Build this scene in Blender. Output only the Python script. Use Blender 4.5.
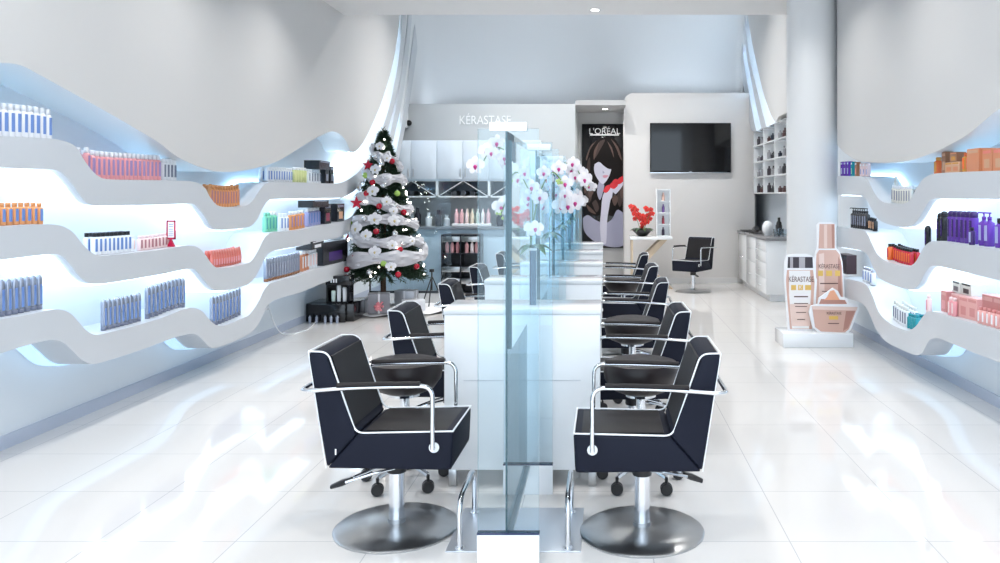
import bpy, bmesh, math, random
from mathutils import Vector, Matrix
random.seed(7)
PI = math.pi
for o in list(bpy.data.objects): bpy.data.objects.remove(o, do_unlink=True)
S = bpy.context.scene
C = S.collection
# ------------------------------------------------------------------ camera, world, exposure
F = 820.0; VX = 605.0; VY = 195.0; EYE = 1.5
cd = bpy.data.cameras.new('camera'); cam = bpy.data.objects.new('camera', cd); C.objects.link(cam)
cam.location = (0, 0, EYE); cam.rotation_euler = (PI/2, 0, 0)
cd.sensor_width = 36.0; cd.lens = 36.0*F/1000.0
cd.shift_x = -0.105; cd.shift_y = -0.0865; cd.clip_start = 0.05; cd.clip_end = 100
S.camera = cam
w = bpy.data.worlds.new('world'); S.world = w; w.use_nodes = True
bg = w.node_tree.nodes['Background']
bg.inputs[0].default_value = (0.74, 0.87, 1.0, 1); bg.inputs[1].default_value = 2.3
S.view_settings.view_transform = 'Standard'; S.view_settings.look = 'None'
S.view_settings.gamma = 1.0; S.view_settings.use_curve_mapping = False
S.view_settings.exposure = 0.31
S.cycles.transparent_max_bounces = 48
LED_E = 2.15          # radiance of the shelf light diffusers
DOWN_W = 10.5         # ceiling downlights
# ------------------------------------------------------------------ helpers
MATS = {}
def mat(name, col, rough=0.5, metal=0.0, spec=0.5, emit=0.0, ecol=None, coat=0.0, bump=0.0, bscale=200.0, vary=0.0, vscale=6.0):
    if name in MATS: return MATS[name]
    m = bpy.data.materials.new(name); m.use_nodes = True; nt = m.node_tree
    b = nt.nodes['Principled BSDF']
    b.inputs['Base Color'].default_value = (*col, 1); b.inputs['Roughness'].default_value = rough
    b.inputs['Metallic'].default_value = metal; b.inputs['Specular IOR Level'].default_value = spec
    b.inputs['Coat Weight'].default_value = coat
    if emit:
        b.inputs['Emission Color'].default_value = (*(ecol or col), 1); b.inputs['Emission Strength'].default_value = emit
    tc = nt.nodes.new('ShaderNodeTexCoord')
    if vary:
        n = nt.nodes.new('ShaderNodeTexNoise'); n.inputs['Scale'].default_value = vscale
        nt.links.new(tc.outputs['Object'], n.inputs['Vector'])
        r = nt.nodes.new('ShaderNodeMix'); r.data_type = 'RGBA'
        r.inputs['A'].default_value = (*[c*(1-vary) for c in col], 1); r.inputs['B'].default_value = (*[min(1, c*(1+vary)) for c in col], 1)
        nt.links.new(n.outputs['Fac'], r.inputs['Factor']); nt.links.new(r.outputs['Result'], b.inputs['Base Color'])
    if bump:
        n = nt.nodes.new('ShaderNodeTexNoise'); n.inputs['Scale'].default_value = bscale
        nt.links.new(tc.outputs['Object'], n.inputs['Vector'])
        bp = nt.nodes.new('ShaderNodeBump'); bp.inputs['Strength'].default_value = bump; bp.inputs['Distance'].default_value = 0.002
        nt.links.new(n.outputs['Fac'], bp.inputs['Height']); nt.links.new(bp.outputs['Normal'], b.inputs['Normal'])
    MATS[name] = m; return m
def glass_mat(name, tint, ior=1.45, rough=0.0, mixk=1.0):
    if name in MATS: return MATS[name]
    m = bpy.data.materials.new(name); m.use_nodes = True; nt = m.node_tree; nt.nodes.clear()
    out = nt.nodes.new('ShaderNodeOutputMaterial'); mx = nt.nodes.new('ShaderNodeMixShader')
    tr = nt.nodes.new('ShaderNodeBsdfTransparent'); tr.inputs[0].default_value = (*tint, 1)
    gl = nt.nodes.new('ShaderNodeBsdfGlossy'); gl.inputs['Roughness'].default_value = rough; gl.inputs[0].default_value = (.9, .97, 1, 1)
    fr = nt.nodes.new('ShaderNodeFresnel'); fr.inputs[0].default_value = ior
    nt.links.new(fr.outputs[0], mx.inputs[0]); nt.links.new(tr.outputs[0], mx.inputs[1]); nt.links.new(gl.outputs[0], mx.inputs[2])
    nt.links.new(mx.outputs[0], out.inputs[0]); MATS[name] = m; return m

class MB:
    def __init__(s): s.bm = bmesh.new(); s.mi = 0
    def face(s, vs, smooth=False):
        try: f = s.bm.faces.new(vs)
        except ValueError: return None
        f.material_index = s.mi; f.smooth = smooth; return f
    def box(s, x0, y0, z0, x1, y1, z1, bev=0.0, seg=2):
        v = [s.bm.verts.new((x, y, z)) for x in (x0, x1) for y in (y0, y1) for z in (z0, z1)]
        fs = [s.face([v[i] for i in q]) for q in ((0,1,3,2),(4,6,7,5),(0,4,5,1),(2,3,7,6),(0,2,6,4),(1,5,7,3))]
        if bev:
            es = list({e for f in fs for e in f.edges})
            r = bmesh.ops.bevel(s.bm, geom=es, offset=bev, segments=seg, affect='EDGES', profile=.5)
            for f in r['faces']: f.material_index = s.mi; f.smooth = True
        return v
    def prism(s, pts, fn, t0, t1, bev=0.0, seg=2, smooth=False):
        """pts: 2-D outline; fn(a,b,t)->xyz; extruded t0..t1"""
        A = [s.bm.verts.new(fn(a, b, t0)) for a, b in pts]; B = [s.bm.verts.new(fn(a, b, t1)) for a, b in pts]
        n = len(pts); fs = [s.face(A[::-1]), s.face(B)]
        for i in range(n): fs.append(s.face([A[i], A[(i+1) % n], B[(i+1) % n], B[i]], smooth))
        if bev:
            es = list({e for f in fs if f for e in f.edges})
            r = bmesh.ops.bevel(s.bm, geom=es, offset=bev, segments=seg, affect='EDGES', profile=.5)
            for f in r['faces']: f.material_index = s.mi; f.smooth = True
    def lathe(s, prof, seg=24, o=(0, 0, 0), cap=True, M=None, smooth=True):
        rings = []
        for r, z in prof:
            ring = []
            for k in range(seg):
                a = 2*PI*k/seg; p = Vector((r*math.cos(a), r*math.sin(a), z))
                if M is not None: p = M @ p
                ring.append(s.bm.verts.new((p.x+o[0], p.y+o[1], p.z+o[2])))
            rings.append(ring)
        for a, b in zip(rings, rings[1:]):
            for k in range(seg): s.face([a[k], a[(k+1) % seg], b[(k+1) % seg], b[k]], smooth)
        if cap:
            s.face(rings[0][::-1]); s.face(rings[-1])
    def tube(s, path, r, seg=8, caps=True, closed=False, scale=(1, 1)):
        P = [Vector(p) for p in path]; n = len(P); rings = []
        up = Vector((0, 0, 1)); prevn = None
        for i, p in enumerate(P):
            a = P[(i-1) % n] if (closed or i > 0) else P[i]; b = P[(i+1) % n] if (closed or i < n-1) else P[i]
            t = (b-a).normalized()
            if prevn is None:
                nrm = t.cross(up)
                if nrm.length < 1e-3: nrm = t.cross(Vector((1, 0, 0)))
                nrm.normalize()
            else:
                nrm = prevn - t*prevn.dot(t)
                if nrm.length < 1e-4: nrm = t.cross(up)
                nrm.normalize()
            prevn = nrm; bn = t.cross(nrm)
            rr = r[i] if isinstance(r, (list, tuple)) else r
            rings.append([s.bm.verts.new(p + nrm*math.cos(2*PI*k/seg)*rr*scale[0] + bn*math.sin(2*PI*k/seg)*rr*scale[1]) for k in range(seg)])
        m = n if closed else n-1
        for i in range(m):
            a, b = rings[i], rings[(i+1) % n]
            for k in range(seg): s.face([a[k], a[(k+1) % seg], b[(k+1) % seg], b[k]], True)
        if caps and not closed: s.face(rings[0][::-1]); s.face(rings[-1])
    def sphere(s, c, r, u=12, v=8, sc=(1, 1, 1)):
        prof = [(max(1e-4, r*math.sin(PI*i/v)), -r*math.cos(PI*i/v)) for i in range(v+1)]
        s.lathe(prof, u, c, True, Matrix.Diagonal((*sc,)))
    def build(s, name, mats, parent=None, loc=None, rz=0, norm=True):
        if norm: bmesh.ops.recalc_face_normals(s.bm, faces=s.bm.faces)
        me = bpy.data.meshes.new(name); s.bm.to_mesh(me); s.bm.free()
        for m in (mats if isinstance(mats, (list, tuple)) else [mats]): me.materials.append(m)
        me.set_sharp_from_angle(angle=math.radians(40))
        o = bpy.data.objects.new(name, me); C.objects.link(o)
        if parent: o.parent = parent
        if loc: o.location = loc
        if rz: o.rotation_euler = (0, 0, rz)
        return o
def tag(o, label=None, cat=None, group=None, kind=None):
    if label: o['label'] = label
    if cat: o['category'] = cat
    if group: o['group'] = group
    if kind: o['kind'] = kind
    return o
def thing(name, label, cat, loc=(0, 0, 0), rz=0, group=None):
    o = bpy.data.objects.new(name, None); C.objects.link(o); o.empty_display_size = .05
    o.location = loc; o.rotation_euler = (0, 0, rz); return tag(o, label, cat, group)
def dup(root, loc, rz=None, label=None, group=None):
    r = root.copy(); C.objects.link(r); r.location = loc
    if rz is not None: r.rotation_euler = (0, 0, rz)
    if label: r['label'] = label
    if group: r['group'] = group
    for ch in list(root.children):
        c = ch.copy(); C.objects.link(c); c.parent = r
        for g in list(ch.children):
            d = g.copy(); C.objects.link(d); d.parent = c
    return r
def struct(o): o['kind'] = 'structure'; return o
def catmull(pts, k=6):
    out = []; n = len(pts)
    for i in range(n-1):
        p0 = pts[max(i-1, 0)]; p1 = pts[i]; p2 = pts[i+1]; p3 = pts[min(i+2, n-1)]
        for j in range(k):
            t = j/k; q = []
            for a, b, c, d in zip(p0, p1, p2, p3):
                q.append(.5*((2*b)+(-a+c)*t+(2*a-5*b+4*c-d)*t*t+(-a+3*b-3*c+d)*t**3))
            out.append(tuple(q))
    out.append(tuple(pts[-1])); return out
def arc_path(corners, r, k=5):
    """polyline with rounded corners"""
    P = [Vector(p) for p in corners]; out = [P[0]]
    for i in range(1, len(P)-1):
        a = (P[i-1]-P[i]); b = (P[i+1]-P[i]); rr = min(r, a.length*.49, b.length*.49)
        A = P[i]+a.normalized()*rr; B = P[i]+b.normalized()*rr
        for j in range(k+1):
            t = j/k; out.append(A*(1-t)**2+P[i]*2*t*(1-t)+B*t*t)
    out.append(P[-1]); return [tuple(p) for p in out]
def text_obj(name, body, size, loc, rot, m, depth=.002, parent=None, align='CENTER', sx=1.0):
    cu = bpy.data.curves.new(name, 'FONT'); cu.body = body; cu.size = size; cu.extrude = depth; cu.align_x = align; cu.align_y = 'CENTER'
    t = bpy.data.objects.new(name+'_curve', cu); C.objects.link(t)
    bpy.context.view_layer.update()
    me = bpy.data.meshes.new_from_object(t.evaluated_get(bpy.context.evaluated_depsgraph_get()))
    bpy.data.objects.remove(t, do_unlink=True)
    me.materials.clear(); me.materials.append(m)
    o = bpy.data.objects.new(name, me); C.objects.link(o); o.location = loc; o.rotation_euler = rot; o.scale = (sx, 1, 1)
    if parent: o.parent = parent
    return o
def at(px, py, d): return Vector(((px-VX)*d/F, d, EYE-(py-VY)*d/F))
# ------------------------------------------------------------------ materials
white_wall = mat('white_wall_paint', (.74, .74, .745), .55, bump=.05, bscale=400)
panel_mat = mat('satin_white_panel', (.64, .635, .63), .5, bump=.03, bscale=300)
shelf_mat = mat('white_shelf_lacquer', (.60, .63, .67), .35)
ceil_mat = mat('ceiling_paint', (.80, .80, .80), .7)
back_grey = mat('grey_feature_paint', (.50, .50, .50), .6)
cove_mat = mat('cove_plaster', (.78, .80, .82), .6)
white_gloss = mat('white_gloss_lacquer', (.84, .86, .88), .12, coat=.3)
chrome = mat('polished_chrome', (.80, .82, .85), .12, 1.0)
steel = mat('brushed_steel', (.50, .51, .52), .28, 1.0, vary=.12, vscale=14)
black_leather = mat('black_leather', (.008, .0065, .008), .5, spec=.28, bump=.25, bscale=260)
navy_side = mat('navy_black_fabric', (.005, .007, .018), .65, spec=.25, bump=.3, bscale=500)
brown_leather = mat('dark_brown_leather', (.016, .011, .012), .38, spec=.4, bump=.2, bscale=200)
piping_mat = mat('white_piping', (.85, .87, .9), .4)
black_pl = mat('black_plastic', (.012, .012, .014), .3)
black_gloss = mat('black_gloss', (.006, .006, .008), .08)
led_mat = mat('cool_led_strip', (.6, .6, .6), .5, emit=LED_E, ecol=(.66, .84, 1.0))
led_soft = mat('soft_blue_led_diffuser', (.5, .5, .5), .5, emit=LED_E*.34, ecol=(.40, .70, 1.0))
led_dim = mat('blue_led_tape', (.5, .5, .5), .5, emit=LED_E*3.6, ecol=(.42, .72, 1.0))
lamp_mat = mat('lamp_lens', (1, 1, 1), .5, emit=9, ecol=(1, .97, .92))
blue_edge = mat('blue_black_cap', (.02, .03, .09), .25)
glass = glass_mat('clear_blue_glass', (.93, .975, .992))
glass_edge = mat('green_glass_edge', (.012, .085, .11), .1)
pale_edge = mat('pale_glass_edge', (.45, .68, .74), .1)
mirror_mat = mat('mirror_silver', (.86, .93, .97), .02, 1.0)
# floor: polished porcelain tiles
fm = bpy.data.materials.new('polished_porcelain_tile'); fm.use_nodes = True; nt = fm.node_tree; b = nt.nodes['Principled BSDF']
tc = nt.nodes.new('ShaderNodeTexCoord'); mp = nt.nodes.new('ShaderNodeMapping'); mp.inputs['Location'].default_value = (-.2, -.55, 0)
nt.links.new(tc.outputs['Object'], mp.inputs[0])
br = nt.nodes.new('ShaderNodeTexBrick'); br.offset = 0; br.inputs['Scale'].default_value = 1.0
br.inputs['Brick Width'].default_value = .6; br.inputs['Row Height'].default_value = .6; br.inputs['Mortar Size'].default_value = .0022
br.inputs['Mortar Smooth'].default_value = .1
br.inputs['Color1'].default_value = (.69, .67, .655, 1); br.inputs['Color2'].default_value = (.705, .685, .67, 1); br.inputs['Mortar'].default_value = (.46, .46, .47, 1)
nt.links.new(mp.outputs[0], br.inputs[0]); nt.links.new(br.outputs['Color'], b.inputs['Base Color'])
b.inputs['Roughness'].default_value = .055; b.inputs['Specular IOR Level'].default_value = .5
# ------------------------------------------------------------------ room shell
XL, XLF, XR, XRF = -3.55, -3.22, 2.78, 2.45
m = MB(); m.box(-3.7, -1.2, -.12, 3.0, 15.2, 0); floor = struct(m.build('floor', fm))
m = MB(); m.box(XL-.15, -1.2, 0, XL, 15.2, 4.95); struct(m.build('wall_left', mat('blue_lit_white_wall', (.77, .83, .89), .55)))  # blue of the cool lighting is mixed into both side wall colours
m = MB(); m.box(XR, -1.2, 0, XR+.15, 15.2, 4.95); struct(m.build('wall_right', mat('blue_lit_white_wall', (.77, .83, .89), .55)))
m = MB(); m.box(XL, 15.05, 0, XR, 15.2, 4.95); struct(m.build('wall_back', cove_mat))
m = MB(); m.box(XL, -1.2, 3.72, XR, 10.1, 4.95, 0); m.box(XL, 10.1, 4.9, XR, 15.2, 5.0); struct(m.build('ceiling', ceil_mat))
m = MB(); m.box(XL, -1.2, 0, XL+.012, 13.4, .082); struct(m.build('baseboard_left', mat('pale_blue_skirting', (.50, .56, .68), .4)))
m = MB(); m.box(XR-.012, -1.2, 0, XR, 11.4, .082); struct(m.build('baseboard_right', MATS['pale_blue_skirting']))
# cove (concave plaster wall above the low back wall)
plan = arc_path([(-3.24, 12.95, 0), (-3.24, 15.02, 0), (2.47, 15.02, 0), (2.47, 14.75, 0)], 1.2, 12)
m = MB(); rows = []
for z, inn in [(2.6, 0)]+[(3.0+1.9*math.sin(i/10*PI/2), 1.1*(1-math.cos(i/10*PI/2))) for i in range(11)]:
    row = []
    for x, y, _ in plan: row.append(m.bm.verts.new((x, y-inn if y > 13.2 else y, z)))
    rows.append(row)
for a, b2 in zip(rows, rows[1:]):
    for k in range(len(a)-1): m.face([a[k], a[k+1], b2[k+1], b2[k]], True)
struct(m.build('trim_1', cove_mat))
# low back-left wall with ledge, poster niche, TV wall
m = MB(); m.box(XL, 13.5, 0, -.49, 14.95, 3.0, .01); struct(m.build('wall_low_back', mat('cool_grey_paint', (.50, .53, .55), .5)))
m = MB(); m.box(-.49, 14.72, 0, .34, 14.85, 2.98); struct(m.build('wall_niche', back_grey))
m = MB(); m.box(-.49, 13.5, 2.98, .34, 14.95, 3.06); struct(m.build('trim_3', back_grey))
def rrect(x0, z0, x1, z1, r, k=6, corners=(1, 1, 1, 1)):
    pts = []
    for (cx, cz, a0, on) in ((x1-r, z1-r, 0, corners[0]), (x0+r, z1-r, 90, corners[1]), (x0+r, z0+r, 180, corners[2]), (x1-r, z0+r, 270, corners[3])):
        if on:
            for j in range(k+1):
                a = math.radians(a0+90*j/k); pts.append((cx+r*math.cos(a), cz+r*math.sin(a)))
        else: pts.append((cx+(r if a0 in (0, 270) else -r), cz+(r if a0 in (0, 90) else -r)))
    return pts
m = MB(); m.prism(rrect(.325, 0, 2.56, 3.24, .16, corners=(1, 1, 0, 0)), lambda a, b, t: (a, t, b), 13.95, 14.9, .02)
struct(m.build('wall_television', mat('warm_white_wall', (.76, .745, .735), .55)))
m = MB(); m.box(.33, 13.935, 0, 2.25, 13.95, .09); struct(m.build('baseboard_back', white_wall))
# column
m = MB(); m.lathe([(.27, 0), (.27, 3.72)], 48, (2.255, 8.93, 0)); struct(m.build('trim_2', mat('column_paint', (.78, .79, .80), .45)))
# ------------------------------------------------------------------ wavy shelf walls
def ppl(pts, xf):  # measured points on the shelf front plane -> (y, z)
    out = []
    for px, py in pts:
        k = abs(xf)/abs(px-VX); out.append((k*F, EYE-(py-VY)*k))
    return out
def lshape(pts): return catmull(ppl(pts, XLF), 4)
def rshape(pts): return catmull(ppl(pts, XRF), 4)
PL = [(-60,60),(-25,62),(0,63),(20,65),(40,75),(60,86),(80,97),(100,108),(140,131),(160,143.5),(178,157),(200,167),(220,171.5),(240,171),(260,167),(280,160),(300,147.5),(320,136),(333,131.5),(344,138),(352,152),(360,147),(368,134),(376,116),(382.6,99.4),(392.6,65),(398,34),(399.5,15),(400,-5)]
T1 = [(-60,134),(-25,135),(0,136),(32,137.6),(51,138.6),(67,141.8),(77,148),(83,158),(90,168),(99,176.5),(112,179.5),(160,180.2),(192,181.6),(204,187),(210,197),(217,205),(226,207),(240,206.8),(248,205),(254,199),(260,189.5),(266,184),(275,182),(300,182.3),(334,183.6),(344,181.5),(352,177),(361,169),(372,153),(382,129),(390,104),(397,70),(401,37),(402.5,16),(403.5,-8)]
B1 = [(-60,166),(-25,167),(0,167.5),(32,168.8),(52,169.6),(62,173),(72,184),(80,195),(87,202.6),(97,205.4),(115,205.4),(160,204.8),(186,203.6),(196,205.5),(205.6,217.6),(211,226),(218,229.6),(228,229.8),(240,228.6),(250,226.5),(257,220),(263,208),(268,201),(275,199.2),(300,198.6),(338,198),(349,194.5),(359,186.5),(370,172),(380,152),(389,126),(396,97),(402,65),(405,34),(406.3,14),(407.3,-8)]
T2 = [(-60,230),(-25,228.5),(0,227),(38,224.5),(54,224.5),(64,226.6),(73.6,232.8),(81.6,243),(89.6,251),(98,255.4),(112,255),(160,249.8),(180,246.4),(192,245.6),(199,248),(205.6,255),(211,263),(218,268),(229.6,267),(245.6,263.9),(252,260.5),(258,251),(263,240.5),(268.5,234),(276,232),(300,230),(318.5,225.8),(338,222),(349,218),(360,208.5),(372,188),(383,160),(390.5,132),(398,98),(403,64),(406.8,34),(408.6,14),(409.6,-8)]
B2 = [(-60,267),(-25,263),(0,260),(32,256),(52,254.2),(62,256.2),(70,264),(78,274.5),(86,281.4),(96,283.8),(112,282.4),(160,274.4),(188,268.8),(196,270.6),(204,280),(210,287),(217,290.4),(229.6,290),(245.6,285.4),(252,281),(258,272.5),(265,258.5),(271,252.2),(280,249.5),(300,246),(318.5,241.7),(338,237.5),(350,231.5),(362,220),(374,200),(384,174),(392.6,144),(401,106),(407,66),(410.5,34),(412,14),(413,-8)]
T3 = [(-60,333),(-25,325),(0,319.6),(25.6,315.2),(48,310.4),(60,309.4),(70,313),(78,321),(86,330),(94,334.6),(103,333.8),(125,328.5),(160,318.6),(183,309.6),(193,307.6),(202,311),(209,319),(216,325),(225,325.4),(242,318.4),(250,314),(258,302.6),(263,292),(268,285),(275,281.8),(300,275),(317,268.8),(339.6,262.6),(349,257.5),(361,246),(374,222),(384,193),(393,162),(400,134),(405.5,100),(410,66),(414,34),(415.5,14),(416.5,-8)]
B3 = [(-60,371),(-25,361.5),(0,353.5),(28,345),(50,340),(62,342),(72,350.5),(82,360),(91,363.6),(101,362.6),(140,350.2),(165,341),(186,334.4),(196,334.6),(203,340.5),(210,347),(218,347.6),(236,340.4),(249,334),(257,326.5),(263,315),(268,305),(277,299),(300,292.6),(318,285),(338,277.6),(352,270),(364,256),(376,232),(386,204),(396,170),(404,134),(410,100),(415,66),(419,34),(420.5,14),(421.5,-8)]
def ribbon(name, top, bot, xf, xw, label, gx=None):
    """solid wavy shelf: front fascia + top + underside; curves lie in y-z"""
    m = MB(); s = 1 if xw > xf else -1
    rf = .007
    Tf = [m.bm.verts.new((xf, y, z)) for y, z in top]; Tb = [m.bm.verts.new((xw, y, z)) for y, z in top]
    Bf = [m.bm.verts.new((xf, y, z)) for y, z in bot]; Bb = [m.bm.verts.new((xw, y, z)) for y, z in bot]
    for a, b in ((Tf, Tb), (Bf, Bb)):
        for i in range(len(a)-1): m.face([a[i], a[i+1], b[i+1], b[i]], True)
    m.face(Tf+Bf[::-1]); m.face(Tb+Bb[::-1])
    m.face([Tf[0], Tb[0], Bb[0], Bf[0]]); m.face([Tf[-1], Tb[-1], Bb[-1], Bf[-1]])
    o = m.build(name, shelf_mat)
    return tag(o, label, 'shelf')
def led(curve, x0, x1, parent, lo=None, hi=None, off=.012, mm=None):
    """thin LED tape fixed under a curve"""
    m = MB(); pts = [p for p in curve if (lo is None or p[0] > lo) and (hi is None or p[0] < hi)]
    rows = []
    for i, (y, z) in enumerate(pts):
        a = pts[max(i-1, 0)]; b = pts[min(i+1, len(pts)-1)]
        t = Vector((b[0]-a[0], b[1]-a[1])).normalized(); n = Vector((t.y, -t.x))*off
        if n.y > 0 and abs(t.x) > .5: n = -n
        rows.append([m.bm.verts.new((x0, y+n.x, z+n.y)), m.bm.verts.new((x1, y+n.x, z+n.y)),
                     m.bm.verts.new((x1, y+n.x*.3, z+n.y*.3)), m.bm.verts.new((x0, y+n.x*.3, z+n.y*.3))])
    for a, b in zip(rows, rows[1:]):
        for k in range(4): m.face([a[k], a[(k+1) % 4], b[(k+1) % 4], b[k]])
    m.face(rows[0]); m.face(rows[-1])
    o = m.build('led_diffuser', mm or led_mat, parent); return o
cT1, cB1, cT2, cB2, cT3, cB3, cPL = [lshape(c) for c in (T1, B1, T2, B2, T3, B3, PL)]
def nearext(c, y0=1.5):
    return [(y0, c[0][1])]+c
cT1, cB1, cT2, cB2, cT3, cB3, cPL = [nearext(c) for c in (cT1, cB1, cT2, cB2, cT3, cB3, cPL)]
def panel(name, curve, xf, xw, ztop, yend=None):
    m = MB(); curve = [p for p in curve if p[1] < ztop]
    top = [(curve[-1][0], ztop), (curve[0][0], ztop)]
    P = curve+top
    A = [m.bm.verts.new((xf, y, z)) for y, z in P]; B = [m.bm.verts.new((xw, y, z)) for y, z in P]
    m.face(A); m.face(B[::-1]); n = len(P)
    for i in range(n): m.face([A[i], A[(i+1) % n], B[(i+1) % n], B[i]], i < len(curve)-1)
    return struct(m.build(name, panel_mat))
pl_ = panel('wall_left_panel', cPL, XLF, XL, 4.88)
sh1 = ribbon('wavy_shelf', cT1, cB1, XLF, XL, 'top wavy white shelf on the left wall, lowest level holding orange bottles')
sh2 = ribbon('wavy_shelf', cT2, cB2, XLF, XL, 'middle wavy white shelf on the left wall with the red framed sign')
sh3 = ribbon('wavy_shelf', cT3, cB3, XLF, XL, 'bottom wavy white shelf on the left wall holding tall silver tubes')
led([(y, z+.014) for y, z in cT1], XL+.005, XL+.035, sh1, 2.2, 10.6, mm=led_dim)
led(cB1, XL+.002, XLF-.05, sh1, 2.2, 10.6); led(cB2, XL+.002, XLF-.05, sh2, 2.2, 10.6)
led(cB3, XL+.02, XL+.13, sh3, 2.2, 10.2, mm=led_soft)
# right wall
PR = [(1090,62),(1040,88),(1000,108.5),(976,128),(963,137.5),(946,146.5),(931,153.5),(910,160.5),(894,162.5),(877,163),(857.7,160.5),(847,154.5),(840.7,149),(837.2,144.5)]
T1r = [(1090,166),(1040,169),(1000,170.6),(970,171.6),(945,172.8),(933,174),(925,177.5),(919,184),(914,193),(909,201),(903,203.6),(892,203.6),(884,202.4),(877,197),(872,188.5),(868,180.5),(863,177),(850,176.2),(837,176)]
B1r = [(1090,199.5),(1040,199.3),(1000,199.2),(960,199),(940,198.6),(933,199),(928,203),(922,213),(916.5,221.5),(910,226),(900,227),(884,222.6),(877,217.6),(871,208),(867,200.5),(861,196),(850,195),(837,194.6)]
T2r = [(1090,262),(1040,254.8),(1000,249.6),(960,244),(940,241.4),(931,241.5),(924,247),(919,256),(914.5,263),(908,266.4),(897,264.6),(885.4,260.6),(877.5,254.5),(872,244),(867,233.5),(861,230),(850,228.4),(837,226.2)]
B2r = [(1090,301.5),(1040,290),(1000,280.6),(960,271),(938,266.3),(930,267),(924.5,274),(919,284.5),(912,289.4),(903,288.4),(888,283),(878.5,277),(872,265),(868,255.5),(862,251),(850,248.6),(837,246.4)]
T3r = [(1090,359),(1040,343),(1000,330.8),(970,322),(950,316.4),(938,312.4),(928,311.6),(922,317.6),(915.5,326.5),(908,330.5),(898,327.6),(888,322),(879,312.5),(873,297),(868,287),(862,282.4),(850,279.4),(838,276.4)]
B3r = [(1090,402),(1040,380),(1000,363),(970,351),(948,342),(938,338),(930,340),(925,348),(921,353.6),(914,354.8),(900,349),(888,343),(881,336.5),(875,327),(869,313),(864,305),(856,301),(848,298.6),(838,295.8)]
def rr_(c):
    q = rshape(c); return [(1.5, q[0][1])]+q
rT1, rB1, rT2, rB2, rT3, rB3, rPR = [rr_(c) for c in (T1r, B1r, T2r, B2r, T3r, B3r, PR)]
# panel keeps going behind the column and sweeps up to the ceiling
farR = ppl([(820,100),(812,104),(800,108),(788,112),(779,116.5),(774,121),(764.6,97),(757.7,69),(751,37),(746.5,8)], XRF)
panel('wall_right_panel', rPR, XRF, XR, 4.88); panel('wall_far_right_panel', catmull(farR, 4), XRF, XR, 4.88)
rs1 = ribbon('wavy_shelf', rT1, rB1, XRF, XR, 'top wavy white shelf on the right wall, with orange boxes')
rs2 = ribbon('wavy_shelf', rT2, rB2, XRF, XR, 'middle wavy white shelf on the right wall, with purple bottles')
rs3 = ribbon('wavy_shelf', rT3, rB3, XRF, XR, 'bottom wavy white shelf on the right wall, with pink boxes')
led([(y, z+.014) for y, z in rT1], XR-.035, XR-.005, rs1, 2.2, 8.8, mm=led_dim)
led(rB1, XRF+.05, XR-.002, rs1, 2.2, 8.8); led(rB2, XRF+.05, XR-.002, rs2, 2.2, 8.8); led(rB3, XR-.13, XR-.02, rs3, 2.2, 8.8, mm=led_soft)
# far right ribs
fa = catmull(ppl([(767,127),(765,122),(757,90),(750,60),(745.5,30),(744,6),(743.5,-6)], XRF), 4)
fb = catmull(ppl([(762,128),(760,123),(753.4,92),(747.5,60),(743,30),(741.6,6),(741,-6)], XRF), 4)
ra = ribbon('curved_rib', fa, fb, XRF, XR, 'white glowing curved rib sweeping up the far right wall, nearer one')
fc = catmull(ppl([(757,131),(755,125),(748.8,92),(743.6,60),(740.8,30),(739.8,6)], XRF), 4)
fd = catmull(ppl([(752,131),(750,125),(744.4,92),(740.6,60),(738.5,30),(737.8,6)], XRF), 4)
rb = ribbon('curved_rib', fc, fd, XRF, XR, 'white glowing curved rib sweeping up the far right wall, farther one')
# rib LED tapes near the wall, lighting the swept faces
def riblamp(curve, x, name_parent, z0, z1, pw):
    pts = [p for p in curve if z0 < p[1] < z1 and p[0] > 10.3]
    m = MB()
    m.tube([(x, y-.13, z) for y, z in pts], .010, 5)
    return m.build('led_strip', mat('bright_blue_white_led', (.6, .6, .6), .5, emit=17, ecol=(.66, .85, 1.0)), name_parent)
riblamp(cT1, XL+.05, sh1, 1.75, 4.6, 1); riblamp(cT2, XL+.05, sh2, 1.45, 4.6, 1); riblamp(cT3, XL+.05, sh3, 1.1, 4.6, 1)
riblamp(fa, XR-.05, ra, 2.2, 4.6, 1); riblamp(fc, XR-.05, rb, 2.2, 4.6, 1)
# ------------------------------------------------------------------ lamps
def area_disc(loc, power, size=.14, col=(1, .98, .95), spread=math.radians(130)):
    l = bpy.data.lights.new('downlight_lamp', 'AREA'); l.shape = 'DISK'; l.size = size; l.energy = power; l.color = col; l.spread = spread
    o = bpy.data.objects.new('downlight_lamp', l); C.objects.link(o); o.location = loc; return o
def downlight(x, y, z, label, power=DOWN_W, parent=None):
    t = thing('recessed_downlight', label, 'ceiling light', (x, y, z))
    m = MB(); m.lathe([(.045, 0), (.062, -.004), (.068, 0), (.045, .0)], 20, cap=False); m.build('trim_ring', white_gloss, t)
    m = MB(); m.lathe([(.0005, -.002), (.046, -.002)], 20, cap=False); m.build('lens', lamp_mat, t)
    lo = area_disc((0, 0, -.008), power); lo.parent = t
    return t
downlight(-.12, 9.84, 3.719, 'small round bright downlight in the ceiling edge near the middle')
downlight(0.0, 14.1, 2.979, 'small round downlight in the soffit above the poster', 6)
k = 0
for y in (0.6, 2.4, 4.2, 6.0, 7.8):
    for x in (-2.35, -.39, 1.55):
        k += 1
        downlight(x, y, 3.719, 'recessed ceiling downlight above the salon floor', DOWN_W)['group'] = 'ceiling downlights over the salon floor'
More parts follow.
